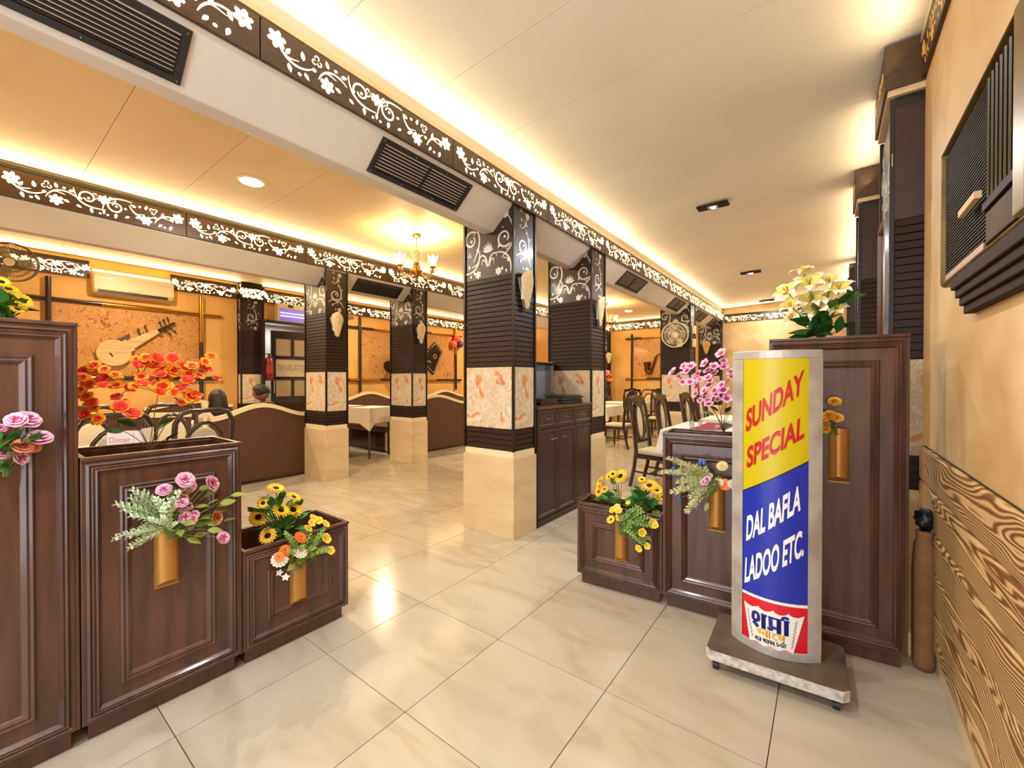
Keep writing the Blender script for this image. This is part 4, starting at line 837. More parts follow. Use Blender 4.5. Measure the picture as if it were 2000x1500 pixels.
# zither
zi = thing('zither', 'black five-sided zither with white lines on the marbled wall panel', 'zither', (-8.665, 0, 0), W1)
ZP = [(7.38, 1.98), (7.86, 2.42), (8.13, 2.15), (7.80, 1.52), (7.38, 1.86)]
G().prism(ZP, -.09, -.02, 'xz').ob('soundbox', M('black_lacquer', '1b1614', .25), zi, bev=.008)
cx, cz = sum(p[0] for p in ZP)/5, sum(p[1] for p in ZP)/5
G().ribbon([(cx+(x-cx)*.9, cz+(z-cz)*.9) for x, z in ZP+ZP[:1]], .012, -.091, -.095).ob('white_line', SILV, zi); G().ribbon(arc(7.84, 2.02, .055, 0, 360, 16), .014, -.091, -.095).ob('sound_hole_ring', SILV, zi)
G().ribbon([(7.44, 2.03), (7.9, 2.40)], .008, -.091, -.095).ob('string_bar', SILV, zi); G().ribbon(arc(7.62, 1.82, .07, 20, 160, 10), .02, -.091, -.095).ob('bridge', SILV, zi)
dr = thing('drum', 'small dark barrel drum lying on the marbled wall panel', 'drum', (-8.665, 6.36, 1.76), W1)
DM = Matrix.Rotation(R(20), 4, 'Z') @ Matrix.Rotation(R(75), 4, 'Y')
G().lathe([(0, -.3), (.15, -.3), (.19, -.15), (.2, 0), (.19, .15), (.15, .3), (0, .3)], 20, Matrix.Translation((0, -.34, 0)) @ DM).ob('shell', CHW, dr, smooth=40)
for s in (-1, 1): G().lathe([(.150, s*.3), (.158, s*.3), (.158, s*.285), (.152, s*.285)], 20, Matrix.Translation((0, -.34, 0)) @ DM).ob('rim', M('drum_rim', 'a9765a', .5), dr, smooth=40)
for k in range(8): G().tube([Matrix.Translation((0, -.34, 0)) @ DM @ Vector((r*cos(k*pi/4), r*sin(k*pi/4), z)) for r, z in ((.155, -.29), (.195, -.15), (.206, 0), (.195, .15), (.155, .29))], .005, 5).ob('lacing', M('drum_rim', 'a9765a', .5), dr)
sx = thing('saxophone', 'dark brass saxophone hung on the marbled panel of the far wall', 'saxophone', (0, 12.15, 0))
SB = M('aged_brass', '6f4a22', .3, metal=.8)
G().tube([(-3.72, -.05, 2.09), (-3.78, -.05, 2.12), (-3.9, -.05, 2.12), (-3.95, -.05, 2.06), (-4.02, -.05, 1.9), (-4.07, -.05, 1.76), (-4.1, -.05, 1.66)], [.014, .016, .022, .028, .036, .044, .05], 10).ob('body_tube', SB, sx, smooth=True)
G().tube([(-4.1, -.05, 1.67), (-4.12, -.05, 1.61), (-4.17, -.05, 1.59), (-4.21, -.05, 1.64), (-4.21, -.05, 1.76), (-4.215, -.05, 1.9)], [.05, .054, .058, .062, .075, .10], 12, cap=False).ob('bell', SB, sx, smooth=True)
for k in range(6): G().tube([(-3.99-.018*k, -.09, 1.96-.045*k), (-3.99-.018*k, -.105, 1.96-.045*k)], .016, 8).ob('key', GOLD, sx)
# ------------------------------------------------------------------ split AC, insect killer, door, extinguisher
sp_ = thing('split_air_conditioner', 'cream split air conditioner on the back wall below the cove light', 'air conditioner', (-8.65, 1.17, 2.62), R(90))
G().prism([(0, .0), (-.16, .03), (-.2, .08), (-.205, .30), (-.18, .33), (0, .33)], 0, .93, 'yz').ob('casing', IVORY, sp_, bev=.01)
G().box(.05, -.19, .035, .85, -.155, .055).ob('louvre', BLK, sp_); G().box(.05, -.198, .062, .85, -.175, .070).ob('louvre', BLK, sp_); G().box(.01, -.207, .24, .92, -.203, .245).ob('seam_line', CREAM, sp_); G().box(.38, -.207, .085, .52, -.2, .1).ob('badge', CREAM, sp_)
lt = thing('cove_tube', 'glowing tube light above the cream split air conditioner', 'light', (-8.6, 1.18, 2.985), R(90)); G().tube([(0, 0, 0), (.9, 0, 0)], .016, 10).ob('tube', M('tube_glow', 'fff4d0', .4, emis=7, ecol='ffe9b0'), lt); G().box(-.01, .0, -.02, .91, .04, .02).ob('batten', WHITE, lt)
ik = thing('insect_killer', 'cream insect killer with violet tubes above the glazed door', 'insect killer', (-8.62, 3.72, 2.47), R(90))
G().box(0, -.1, 0, .62, .03, .4).ob('housing', IVORY, ik, bev=.006); G().box(.04, -.102, .06, .58, -.1, .31).ob('recess', M('violet_glow_panel', '6f5fae', .4, emis=.7, ecol='7a68d8'), ik)
for z in (.16, .22): G().tube([(.05, -.112, z), (.57, -.112, z)], .009, 8).ob('violet_tube', M('violet_tube', 'd8ccff', .4, emis=5, ecol='b9a6ff'), ik)
gm = G().tube([(0, -.128, .04), (0, -.128, .33)], .0025, 4).mesh('grid_wire', IVORY)
for k in range(22): link(gm, 'grid_wire', ik, (.045+.0252*k, 0, 0))
G().box(.2, -.103, .335, .3, -.1, .39).ob('black_label', BLK, ik); G().box(.54, -.103, .32, .6, -.1, .38).ob('red_label', RED, ik)
dj = struct(G().box(-.06, -.22, 0, 0, .02, DZ).box(DY1-DY0, -.22, 0, DY1-DY0+.06, .02, DZ).box(-.06, -.22, DZ, DY1-DY0+.06, .02, DZ+.06).ob('trim_2', CHW, None, loc=(-8.65, DY0, 0), rot=(0, 0, R(90))))
VEST = M('vestibule_grey', 'b9b2a6', .6)
struct(G().box(-9.9, DY0-.3, 0, -9.8, DY1+.3, 2.7).box(-9.8, DY0-.3, 0, -8.85, DY0-.2, 2.7).box(-9.8, DY1+.2, 0, -8.85, DY1+.3, 2.7).box(-9.9, DY0-.3, 2.6, -8.85, DY1+.3, 2.7).box(-9.9, DY0-.3, -.06, -8.85, DY1+.3, -.01).ob('wall_vestibule', VEST))
area('vestibule_lamp', (-9.3, 4.2, 2.55), (.4, .4), 18, DAY)
d = struct(bpy.data.objects.new('door_1', G().box(0, -.022, 0, .8, .022, .12).mesh('door_1', CHW))); COL.objects.link(d); d.location = (-8.64, 3.65, .01); d.rotation_euler = (0, 0, R(86))
G().box(0, -.02, .12, .8, .02, .97).ob('bottom_panel', CHW, d, bev=.004); DH = 2.33
PANE = M('frosted_pane', 'a89478', .3, var=(40, '998366')); PANE2 = M('frosted_pane_pale', 'b9a98f', .3)
for x0, x1 in ((0, .08), (.72, .8)): G().box(x0, -.022, .97, x1, .022, DH).ob('stile', CHW, d)
for z0, z1 in ((.97, 1.04), (1.37, 1.43), (1.78, 1.84), (2.18, DH)): G().box(.08, -.022, z0, .72, .022, z1).ob('rail', CHW, d)
for z0, z1 in ((1.04, 1.37), (1.84, 2.18)):
    G().box(.37, -.022, z0, .42, .022, z1).ob('mullion', CHW, d)
    for x0, x1 in ((.08, .37), (.42, .72)): G().box(x0, -.005, z0, x1, .005, z1).ob('pane', PANE, d)
pn = G().box(.08, -.005, 1.43, .72, .005, 1.78).ob('pane', PANE2, d)
tg = text_geo('RESTAURANT', .0); fit(tg, .69, .11, 1.54, 1.54, .13); tg.v = [(x, -.0065, z) for x, y, z in tg.v]; tg.ob('lettering', M('etched_letter', '8d7458', .5), pn)
G().tube([(.04, -.05, 1.1), (.04, -.05, 1.35)], .009, 8).ob('handle', CHROME, d)
ex = thing('fire_extinguisher', 'red fire extinguisher hung beside the glazed door', 'fire extinguisher', (-8.46, 3.54, 1.36), 0)
REDM = M('extinguisher_red', '7d1418', .3, coat=.3)
G().lathe([(0, 0), (.065, 0), (.07, .02), (.07, .36), (.06, .42), (.02, .46), (0, .46)], 16).ob('cylinder', REDM, ex, smooth=40); G().lathe([(0, .46), (.02, .46), (.02, .5), (0, .5)], 10).ob('valve', BLK, ex); G().box(-.01, -.07, .5, .01, .03, .515).ob('handle', BLK, ex); G().tube(bez([(0, .03, .48), (0, .12, .45), (0, .1, .2), (0, .075, .1)], 8), .008, 6).ob('hose', BLK, ex, smooth=True); G().lathe([(.0701, .14), (.0708, .14), (.0708, .3), (.0701, .3)], 16).ob('label_band', M('label_dark_red', '9a2a28', .4), ex)
G().box(-.19, -.03, .1, -.065, .03, .2).ob('wall_bracket', BLK, ex)
# ------------------------------------------------------------------ wall fans
def fan(loc, rot, label, col=IVORY, r=.235):
    t = thing('wall_fan', label, 'fan', loc, 0, 'wall fans'); h = bpy.data.objects.new('fan_head', G().lathe([(0, -.02), (.055, -.02), (.06, .06), (.04, .14), (0, .15)], 14, Matrix.Rotation(R(-90), 4, 'X')).mesh('fan_head', col, 40)); COL.objects.link(h); h.parent = t; h.rotation_euler = rot
    for s in (0, 1):
        g = G()
        for q in range(1, 5):
            rr = r*q/4; y = -.05-.03*(1-(q/4)**2) if s == 0 else .02+.04*(1-(q/4)**2); g.tube([(rr*cos(2*pi*i/28), y, rr*sin(2*pi*i/28)) for i in range(29)], .0035 if q < 4 else .009, 5)
        for k in range(44): a = 2*pi*k/44; g.tube([(.04*cos(a), -.085 if s == 0 else .07, .04*sin(a)), (r*.6*cos(a), -.075 if s == 0 else .055, r*.6*sin(a)), (r*cos(a), -.05 if s == 0 else .02, r*sin(a))], .0018, 3)
        stuff(g.ob('wire_guard', col, h))
    for k in range(3):
        a = 2*pi*k/3; MM = Matrix.Rotation(a, 4, 'Y'); G().prism([(.04, -.03), (.19, -.07), (.2, 0), (.15, .06), (.04, .03)], -.004, 0, 'xz', MM @ Matrix.Rotation(R(22), 4, 'X')).ob('blade', M('fan_blade', 'b7a689', .4), h)
    G().tube([(0, -.09, 0), (0, -.075, 0)], .05, 16).ob('centre_cap', CREAM2, h)
    return t
def fan_mount(t, pts): G().tube(pts, .018, 8).ob('wall_arm', IVORY, t, smooth=True); x, y, z = pts[-1]; G().box(x-.05, y-.015, z-.08, x+.05, y+.015, z+.08).ob('mount_plate', IVORY, t, bev=.006)
f = fan((-2.34, 8.26, 2.24), (R(8), 0, R(22)), 'white wall fan on the third column of the main row'); fan_mount(f, [(0, .08, 0), (.02, .14, -.12), (.02, .262, -.14)])
f = fan((-8.25, .40, 2.86), (R(10), 0, R(75)), 'dark-bladed wall fan high on the back wall at the left edge', M('fan_grey', '6a5d48', .4)); fan_mount(f, [(-.06, .0, 0), (-.2, 0, -.1), (-.385, .0, -.1)])
f = fan((-6.0, 3.60, 2.36), (R(0), 0, R(-30)), 'cream wall fan behind the column beside the brown partition', r=.17); fan_mount(f, [(.05, -.06, 0), (.1, -.15, -.1), (.12, -.28, -.1)])
# ------------------------------------------------------------------ people
SKIN = M('skin', '96603f', .5, sss=.1); HAIR = M('black_hair', '17110f', .45, bump=((200, 200, 30), .5)); 
def person(loc, rz, label, shirt, head_pitch, male):
    t = thing('person', label, 'person', loc, rz)
    # seated figure facing local -y ; hips at z .5
    V = [(0, 0, .52), (0, .01, .68), (0, .0, .86), (0, -.01, .98), (0, -.03, 1.07)]; E = [(0, 1), (1, 2), (2, 3), (3, 4)]; rad = [.15, .135, .15, .085, .055]
    for s in (-1, 1):
        b = len(V); V += [(s*.17, 0, .93), (s*.215, -.06, .70), (s*.17, -.27, .80), (s*.10, -.34, .81)]; E += [(3, b), (b, b+1), (b+1, b+2), (b+2, b+3)]; rad += [.062, .048, .038, .034]
        b = len(V); V += [(s*.09, -.05, .5), (s*.11, -.42, .50), (s*.11, -.44, .09), (s*.11, -.55, .04)]; E += [(0, b), (b, b+1), (b+1, b+2), (b+2, b+3)]; rad += [.09, .068, .048, .035]
    me = bpy.data.meshes.new('body'); me.from_pydata(V, E, []); o = bpy.data.objects.new('body', me); COL.objects.link(o)
    sk = o.modifiers.new('s', 'SKIN'); o.modifiers.new('d', 'SUBSURF').levels = 1
    for i, r in enumerate(rad): me.skin_vertices[0].data[i].radius = (r, r*.8 if i < 4 else r)
    me.skin_vertices[0].data[0].use_root = True
    ev = bpy.data.meshes.new_from_object(o.evaluated_get(bpy.context.evaluated_depsgraph_get())); bpy.data.objects.remove(o)
    g = G(); g.add([tuple(v.co) for v in ev.vertices], [tuple(p.vertices) for p in ev.polygons]); bpy.data.meshes.remove(ev)
    g.m = [0]*len(g.f); 
    for i, f_ in enumerate(g.f):
        z = sum(g.v[k][2] for k in f_)/len(f_); y = sum(g.v[k][1] for k in f_)/len(f_)
        g.m[i] = 0 if (z > 1.03 or (y < -.24 and z > .7)) else (2 if z < .6 else 1)
    # head with nose, ears, eyes, mouth
    HM = Matrix.Translation((0, -.035, 1.075)) @ Matrix.Rotation(R(head_pitch), 4, 'X')
    h = G().sph((0, 0, .12), (.074, .094, .115), 18, 14)
    h.v = [(x*(1-.22*max(0, (.10-z)/.1)), y*(1-.1*max(0, (.08-z)/.1))-(.012 if z < .09 and y < 0 else 0), z) for x, y, z in h.v]
    h.add([(-.012, -.088, .10), (.012, -.088, .10), (0, -.118, .098), (0, -.09, .145)], [(0, 1, 2), (0, 2, 3), (1, 3, 2)])
    for s in (-1, 1): h.sph((s*.075, .01, .115), (.01, .02, .03), 8, 6)
    g.mi = 0; g.add([HM @ Vector(v) for v in h.v], h.f)
    g.mi = 3
    for s in (-1, 1): g.sph((0, 0, 0), (.011, .006, .007), 8, 6, HM @ Matrix.Translation((s*.03, -.088, .13)))
    g.mi = 4; g.sph((0, 0, 0), (.024, .006, .006), 8, 6, HM @ Matrix.Translation((0, -.087, .062)))
    # five-fingered hands resting on the table
    g.mi = 0
    for s in (-1, 1):
        g.sph((s*.095, -.37, .812), (.032, .045, .016), 10, 6)
        for k in range(4): l = (.055, .064, .068, .058)[k]; x = s*(.118-.015*k); g.tube([(x, -.395, .815), (x, -.395-l*.5, .822), (x, -.395-l, .806)], [.009, .0085, .007], 6)
        g.tube([(s*.066, -.36, .815), (s*.05, -.385, .815), (s*.05, -.405, .81)], [.01, .009, .007], 6)
    g.ob('body', [SKIN, shirt, M('dark_trousers', '24222a', .8), M('eye_dark', '1a1210', .2), M('lips', '8c4a40', .5)], t, smooth=True)
    if male:
        c = G().sph((0, .012, .135), (.086, .102, .112), 16, 12); c.v = [(x+.004*sin(z*130), y, z) for x, y, z in c.v]
        keep = [f_ for f_ in c.f if not (sum(c.v[k][1] for k in f_)/len(f_) < -.035 and sum(c.v[k][2] for k in f_)/len(f_) < .19) and sum(c.v[k][2] for k in f_)/len(f_) > .075]; c.f = keep; c.m = [0]*len(keep)
        c.tf(HM).ob('hair', HAIR, t, smooth=True)
    else:
        c = G().sph((0, .015, .10), (.09, .108, .152), 20, 16); c.v = [((1 if x > 0 else -1)*min(.108, abs(x)*(1 if z > .08 else 1+.9*((.08-z)/.135)**1.2)), y*(1 if z > .08 else 1+.5*((.08-z)/.135)), z if z > .05 else z-.28*(.05-z)/.1) for x, y, z in c.v]
        keep = [f_ for f_ in c.f if not (sum(c.v[k][1] for k in f_)/len(f_) < -.04 and sum(c.v[k][2] for k in f_)/len(f_) < .2)]; c.f = keep; c.m = [0]*len(keep)
        c.tf(HM).ob('hair', HAIR, t, smooth=True)
    return t
person((-6.5, 2.08, 0), R(-95), 'person with straight black hair seen from behind above the brown partition', M('pink_top', 'd8b3ad', .8), 6, False).scale = (1.15, 1.15, .94)
person((-6.62, 2.75, 0), R(-50), 'person with short black hair in a dark jacket, head bowed, above the partition', M('dark_jacket', '1d1c22', .7), 24, True).scale = (1.18, 1.18, 1)
for (x, y, rz, lb) in ((-6.5, 2.08, 0, 'low stool hidden under the person with long hair'), (-6.62, 2.75, 0, 'low stool hidden under the person in the dark jacket')):
    t = thing('stool', lb, 'stool', (x, y, 0)); G().lathe([(0, .27), (.17, .27), (.18, .3), (.17, .32), (0, .32)], 18).ob('seat', CHW, t, smooth=40)
    for k in range(4): G().tube([(.13*cos(k*pi/2), .13*sin(k*pi/2), 0), (.12*cos(k*pi/2), .12*sin(k*pi/2), .28)], .014, 8).ob('leg', CHW, t)

for loc, lb in (((-2.128, 8.72, 2.36), 'white switch box beside the wall fan, upper of two'), ((-2.128, 8.72, 2.1), 'white switch box beside the wall fan, lower of two')):
    t = thing('switch_box', lb, 'switch', loc, R(90)); G().box(-.06, -.05, -.08, .06, 0, .08).ob('case', IVORY, t, bev=.006); G().box(-.02, -.056, -.02, .02, -.05, .02).ob('rocker', WHITE, t)
t = thing('switch_box', 'cream switch box on the left edge of the second column above the cabinet', 'switch', (-2.66, 4.305, 1.52)); G().box(-.04, -.045, -.06, .04, 0, .06).ob('case', IVORY, t, bev=.006); G().box(-.015, -.05, -.02, .015, -.045, .02).ob('rocker', WHITE, t)
# ------------------------------------------------------------------ artificial flowers
BQ = {}
# name: (base point, flowers (dx, dy, dz, radius, kind), leaves, sprig tips) in metres from the base
BQ['orange']=((-2.360,0.499,1.072),
[(0,-0.169,0.343,0.0232,0),(0,-0.167,0.316,0.0199,0),(0,-0.143,0.33,0.0168,0),(0,-0.202,0.319,0.0196,0),(0,-0.209,0.296,0.0195,0),(0,-0.191,0.267,0.0197,0),(0,-0.21,0.248,0.0162,0),(0,-0.143,0.287,0.0235,0),(0,-0.114,0.307,0.017,0),(0,-0.148,0.266,0.0167,0),(0,-0.107,0.263,0.0205,0),(0,-0.104,0.215,0.0171,0),(0,-0.196,0.221,0.0196,0),(0,-0.18,0.194,0.0198,0),(0,-0.17,0.172,0.0166,0),(0,-0.203,0.15,0.0196,0),(0,-0.159,0.132,0.0216,0),(0,-0.097,0.177,0.024,0),(0,-0.076,0.19,0.0156,0),(0,-0.064,0.144,0.0261,0),(0,-0.036,0.374,0.0211,0),(0,-0.042,0.35,0.0211,0),(0,-0.009,0.383,0.0214,0),(0,0.022,0.384,0.0235,0),(0,-0.006,0.358,0.0214,0),(0,0.021,0.348,0.0271,0),(0,0.056,0.345,0.022,0),(0,0.079,0.386,0.0222,0),(0,0.073,0.331,0.0295,0),(0,0.03,0.312,0.0217,0),(0,-0.026,0.301,0.0194,0),(0,0.002,0.29,0.0179,0),(0,0.061,0.297,0.0202,0),(0,-0.066,0.255,0.0191,0),(0,-0.05,0.259,0.021,0),(0,-0.031,0.269,0.0194,0),(0,0.046,0.254,0.031,0),(0,0.026,0.236,0.0181,0),(0,0.078,0.227,0.0222,0),(0,0.121,0.347,0.0226,0),(0,0.146,0.351,0.0228,0),(0,0.171,0.363,0.0211,0),(0,0.194,0.372,0.0194,0),(0,0.2,0.337,0.0233,0),(0,0.149,0.313,0.0267,0),(0,0.13,0.286,0.0227,0),(0,0.171,0.306,0.0211,0),(0,0.105,0.249,0.0206,0),(0,0.142,0.21,0.0304,0),(0,0.164,0.217,0.0211,0),(0,0.114,0.181,0.0188,0),(0,0.136,0.271,0.0189,0),(0,0.227,0.4,0.0216,0),(0,0.253,0.294,0.0159,0)],
[(0,0.057,0.11),(0,0.072,0.046),(0,-0.115,0.083),(0,-0.077,0.114),(0,0.04,0.09)],
[])
BQ['sunL']=((-2.340,1.047,0.526),
[(0,-0.042,0.263,0.034,'u'),(0,0.046,0.198,0.0304,'u'),(0,-0.028,0.145,0.0342,0),(0,0.052,0.123,0.0375,0),(0,-0.11,0.121,0.0354,0),(0,-0.088,0.026,0.0335,0),(0,-0.106,0.2,0.0222,'s')],
[(0,-0.089,0.228),(0,-0.008,0.216),(0,-0.077,0.202),(0,-0.06,0.185),(0,-0.122,0.169),(0,-0.025,0.202),(0,0.055,0.16),(0,0.073,0.04),(0,0.027,0.048),(0,-0.039,0.057),(0,-0.06,0.117),(0,0.018,0.092),(0,0.078,0.081),(0,-0.139,0.072),(0,0,0.032),(0,0.054,0.012),(0,-0.009,0.044),(0,-0.085,0.173)],
[])
BQ['mixL']=((-2.130,1.036,0.438),
[(0,-0.01,0.129,0.025,'o'),(0,-0.063,0.073,0.0233,'o'),(0,0.022,0.06,0.0196,'o'),(0,-0.111,0.068,0.0166,'o'),(0,-0.095,0.042,0.0292,'w'),(0,-0.013,0.056,0.028,'w'),(0,0.076,0.201,0.0178,'y'),(0,0.103,0.181,0.018,'y'),(0,0.044,0.19,0.0154,'y'),(0,0.04,0.158,0.0176,'y'),(0,0.127,0.161,0.0181,'y'),(0,0.145,0.073,0.0228,'y'),(0,0.155,0.01,0.0183,'y'),(0,-0.095,-0.021,0.0125,'t'),(0,-0.073,-0.046,0.0147,'t')],
[(0,0.049,0.094),(0,-0.03,0.019),(0,-0.017,0.028),(0,-0.05,0.03)],
[(0,0.089,0.117),(0,0.108,0.139),(0,0.117,0.041),(0,0.08,0.03),(0,-0.07,0.173),(0,-0.05,0.15),(0,0.131,0.032),(0,0.027,0.127)])
BQ['pinkM']=((-2.130,0.505,0.748),
[(0,-0.01,0.169,0.0212,0),(0,0.055,0.199,0.0258,0),(0,0.074,0.168,0.0241,0),(0,0.149,0.165,0.0269,0),(0,0.045,0.126,0.0178,0),(0,0.035,0.112,0.0177,0),(0,0.051,0.085,0.0198,0),(0,0.07,0.084,0.016,0),(0,0.054,0.044,0.0199,0),(0,0.077,0.034,0.0161,0),(0,0.09,0.047,0.0141,0),(0,0.073,0.007,0.018,0),(0,0.185,-0.079,0.0211,0),(0,0.166,0.011,0.0251,0)],
[(0,0.203,0.078),(0,0.184,0.04),(0,0.142,0.088),(0,0.067,0.145),(0,0.11,-0.032),(0,0.127,0.025),(0,0.11,0.009),(0,0.022,0.049),(0,0.031,0.026),(0,0.152,-0.006),(0,0.016,0.183)],
[(0,-0.148,0.158),(0,-0.157,0.034),(0,-0.099,0.195),(0,-0.091,-0.011),(0,-0.065,0.177),(0,-0.071,0.054),(0,-0.021,0.129),(0,0.003,0.038),(0,-0.039,0.103),(0,0.016,0.156),(0,-0.085,0.114),(0,-0.104,0.167)])
BQ['pinkT']=((-2.130,0.086,1.079),
[(0,-0.005,0.047,0.0189,0),(0,0.076,0.084,0.0264,0),(0,0.036,0.063,0.0215,0),(0,0.033,0.025,0.0193,0),(0,0.061,0.055,0.0175,0),(0,0.025,0.15,0.0214,0),(0,0.051,0.148,0.026,0),(0,-0.007,0.127,0.0126,0)],
[(0,0.042,0.105),(0,0.001,0.084),(0,0.02,0.108),(0,0.006,0.067),(0,-0.005,0.018)],
[])
BQ['yelT']=((-2.340,0.098,1.580),
[(0,-0.007,0.13,0.0183,0),(0,0.014,0.11,0.0232,0),(0,0.04,0.07,0.0251,0),(0,0.024,0.037,0.0186,0),(0,-0.005,0.088,0.0183,0)],
[(0,0.008,0.072),(0,0,0.04),(0,0.016,0.061),(0,-0.007,0.045),(0,0,0.018)],
[])
BQ['sunA']=((-1.086,2.620,0.539),
[(0.007,0,0.193,0.0401,0),(-0.035,0,0.204,0.0238,0),(-0.076,0,0.179,0.0264,0),(-0.115,0,0.149,0.0291,0),(-0.156,0,0.094,0.0293,0),(-0.143,0,0.067,0.0268,0),(-0.086,0,0.098,0.0217,0),(-0.04,0,0.131,0.0167,'t')],
[(-0.035,0,0.161),(-0.127,0,0.04),(-0.18,0,0.004),(-0.081,0,0.024),(-0.055,0,0.086),(-0.101,0,0.054),(-0.071,0,0.055)],
[])
BQ['sunB']=((-0.921,2.640,0.536),
[(0.023,0,0.155,0.0433,0),(-0.028,0,0.189,0.0207,0),(0.068,0,0.139,0.0316,0),(0.086,0,0.084,0.027,0),(0.104,0,0.105,0.0179,0)],
[(-0.071,0,0.08),(-0.028,0,0.11),(0.009,0,0.075),(0.046,0,0.054),(-0.099,0,0.052),(-0.047,0,0.047),(0.027,0,0.028),(-0.047,0,0.121),(-0.014,0,0.09),(-0.056,0,0.064)],
[])
BQ['yelV']=((-1.015,2.450,0.441),
[(-0.059,-0.005,0.052,0.0224,'s'),(-0.032,-0.003,0.123,0.02,'y'),(-0.005,-0,0.119,0.0177,'y'),(-0.059,-0.005,0.108,0.0157,'y'),(-0.014,-0.001,0.069,0.0199,'y'),(0.044,0.004,0.171,0.0109,'y'),(0.185,0.017,0.065,0.0213,'y'),(0.143,0.013,0.019,0.0193,'y'),(0.201,0.018,0.059,0.0148,'y'),(0.12,0.011,-0.085,0.0173,'y'),(0.16,0.014,-0.068,0.015,'y')],
[(0.059,0.005,0.134),(0.027,0.002,0.032),(0.105,0.009,0.05),(0.057,0.005,0.063),(0.096,0.009,0.005),(0.004,0,0.045),(0.031,0.003,0.103),(0.079,0.007,0.102)],
[(0.092,0.008,0.165),(0.13,0.012,0.145),(0.164,0.015,0.117),(0.168,0.015,0.066),(0.181,0.016,-0.004),(0.147,0.013,-0.028),(0.113,0.01,0.16),(0.122,0.011,0.092)])
BQ['mixV']=((-0.499,2.497,0.772),
[(-0.208,-0.019,0.074,0.0157,'b'),(-0.229,-0.021,0.048,0.0119,'b'),(-0.05,-0.005,0.134,0.019,'b'),(-0.041,-0.004,0.116,0.0114,'b'),(-0.178,-0.016,-0.089,0.0125,'b'),(-0.038,-0.003,0.029,0.0189,'p'),(-0.024,-0.002,0.046,0.0151,'p'),(-0.021,-0.002,0.061,0.0151,'w'),(0.043,0.004,0.12,0.0223,'c'),(0.034,0.003,0.034,0.0186,'w'),(0.09,0.008,0.031,0.0184,'w'),(0.057,0.005,0.023,0.0241,'o')],
[(0.003,0,0.034),(-0.045,-0.004,0.074),(-0.037,-0.003,-0.054),(-0.059,-0.005,0.076),(0.013,0.001,0.051)],
[(-0.229,-0.021,0.147),(-0.27,-0.024,0.063),(-0.217,-0.02,-0.045),(-0.18,-0.016,0.019),(-0.162,-0.015,0.095),(-0.122,-0.011,0.123),(-0.14,-0.013,-0.143),(-0.111,-0.01,-0.096),(-0.147,-0.013,-0.024),(-0.08,-0.007,0.119),(-0.151,-0.014,0.046),(-0.086,-0.008,-0.054),(-0.101,-0.009,0.036),(-0.073,-0.007,0.082)])
BQ['roseV']=((0.038,2.555,1.129),
[(-0.011,-0.001,0.128,0.0215,0),(-0.032,-0.003,0.059,0.0242,0),(-0.002,-0,0.051,0.0214,0),(-0.045,-0.004,0.015,0.0191,0),(-0.045,-0.004,-0.007,0.0174,0)],
[(-0.021,-0.002,0.025),(-0.034,-0.003,-0.028),(-0.014,-0.001,0.038)],
[])
BQ['pinkB']=((-0.490,2.700,1.097),
[(-0.262,-0,0.313,0.0269,0),(-0.225,-0,0.286,0.0266,0),(-0.211,-0,0.252,0.019,0),(-0.208,-0,0.349,0.0208,0),(-0.165,-0,0.346,0.0263,0),(-0.182,-0,0.32,0.0226,0),(-0.136,-0,0.297,0.0261,0),(-0.143,-0,0.271,0.0224,0),(-0.168,-0,0.252,0.0225,0),(-0.154,-0,0.226,0.0262,0),(-0.119,-0,0.267,0.0186,0),(-0.081,-0,0.363,0.0239,0),(-0.048,-0,0.344,0.0237,0),(-0.078,-0,0.319,0.0239,0),(-0.051,-0,0.304,0.0219,0),(-0.064,-0,0.278,0.022,0),(-0.057,-0,0.26,0.0165,0),(-0.074,-0,0.23,0.0257,0),(-0.034,0,0.202,0.0218,0),(-0.02,-0,0.18,0.0181,0),(-0.081,-0,0.201,0.0221,0),(-0.094,-0,0.179,0.0203,0),(-0.139,-0,0.181,0.0224,0),(-0.125,-0,0.141,0.0167,0),(-0.074,-0,0.142,0.022,0),(-0.064,-0,0.121,0.022,0),(-0.04,-0,0.147,0.0164,0),(-0.005,-0,0.419,0.0271,0),(-0.001,-0,0.375,0.0198,0),(0.002,-0,0.339,0.0234,0),(0.035,-0,0.31,0.0232,0),(0.038,-0,0.281,0.0196,0),(0.009,-0,0.235,0.0216,0),(0.012,-0,0.202,0.0252,0),(0.019,-0,0.156,0.0233,0),(0.045,-0,0.153,0.0232,0)],
[(-0.07,-0,0.073),(-0.033,-0,0.103),(0.035,-0,0.099),(-0.023,-0,-0.005),(0.026,-0,0.005),(0.007,-0,-0.014)],
[])
BQ['lily']=((-0.031,2.760,1.600),
[(-0.077,0,0.342,0.0446,'u'),(-0.049,0,0.274,0.0541,0),(0.03,-0,0.277,0.0433,0),(-0.135,0,0.235,0.0554,0),(-0.048,0,0.18,0.0541,0),(0.015,0,0.188,0.0532,0),(-0.016,0,0.133,0.0586,0),(0.075,0,0.228,0.0476,0),(-0.117,0,0.093,0.0501,0),(-0.122,0,0.163,0.0401,0),(0.061,0,0.134,0.0382,0)],
[(0.035,0,0.036),(0,0,0.087),(-0.072,0,0.024),(0.084,0,0.056),(-0.036,0,0.076),(0.105,0,0.191),(-0.076,0,0.089),(0.023,0,0.109),(-0.016,0,0.064)],
[])
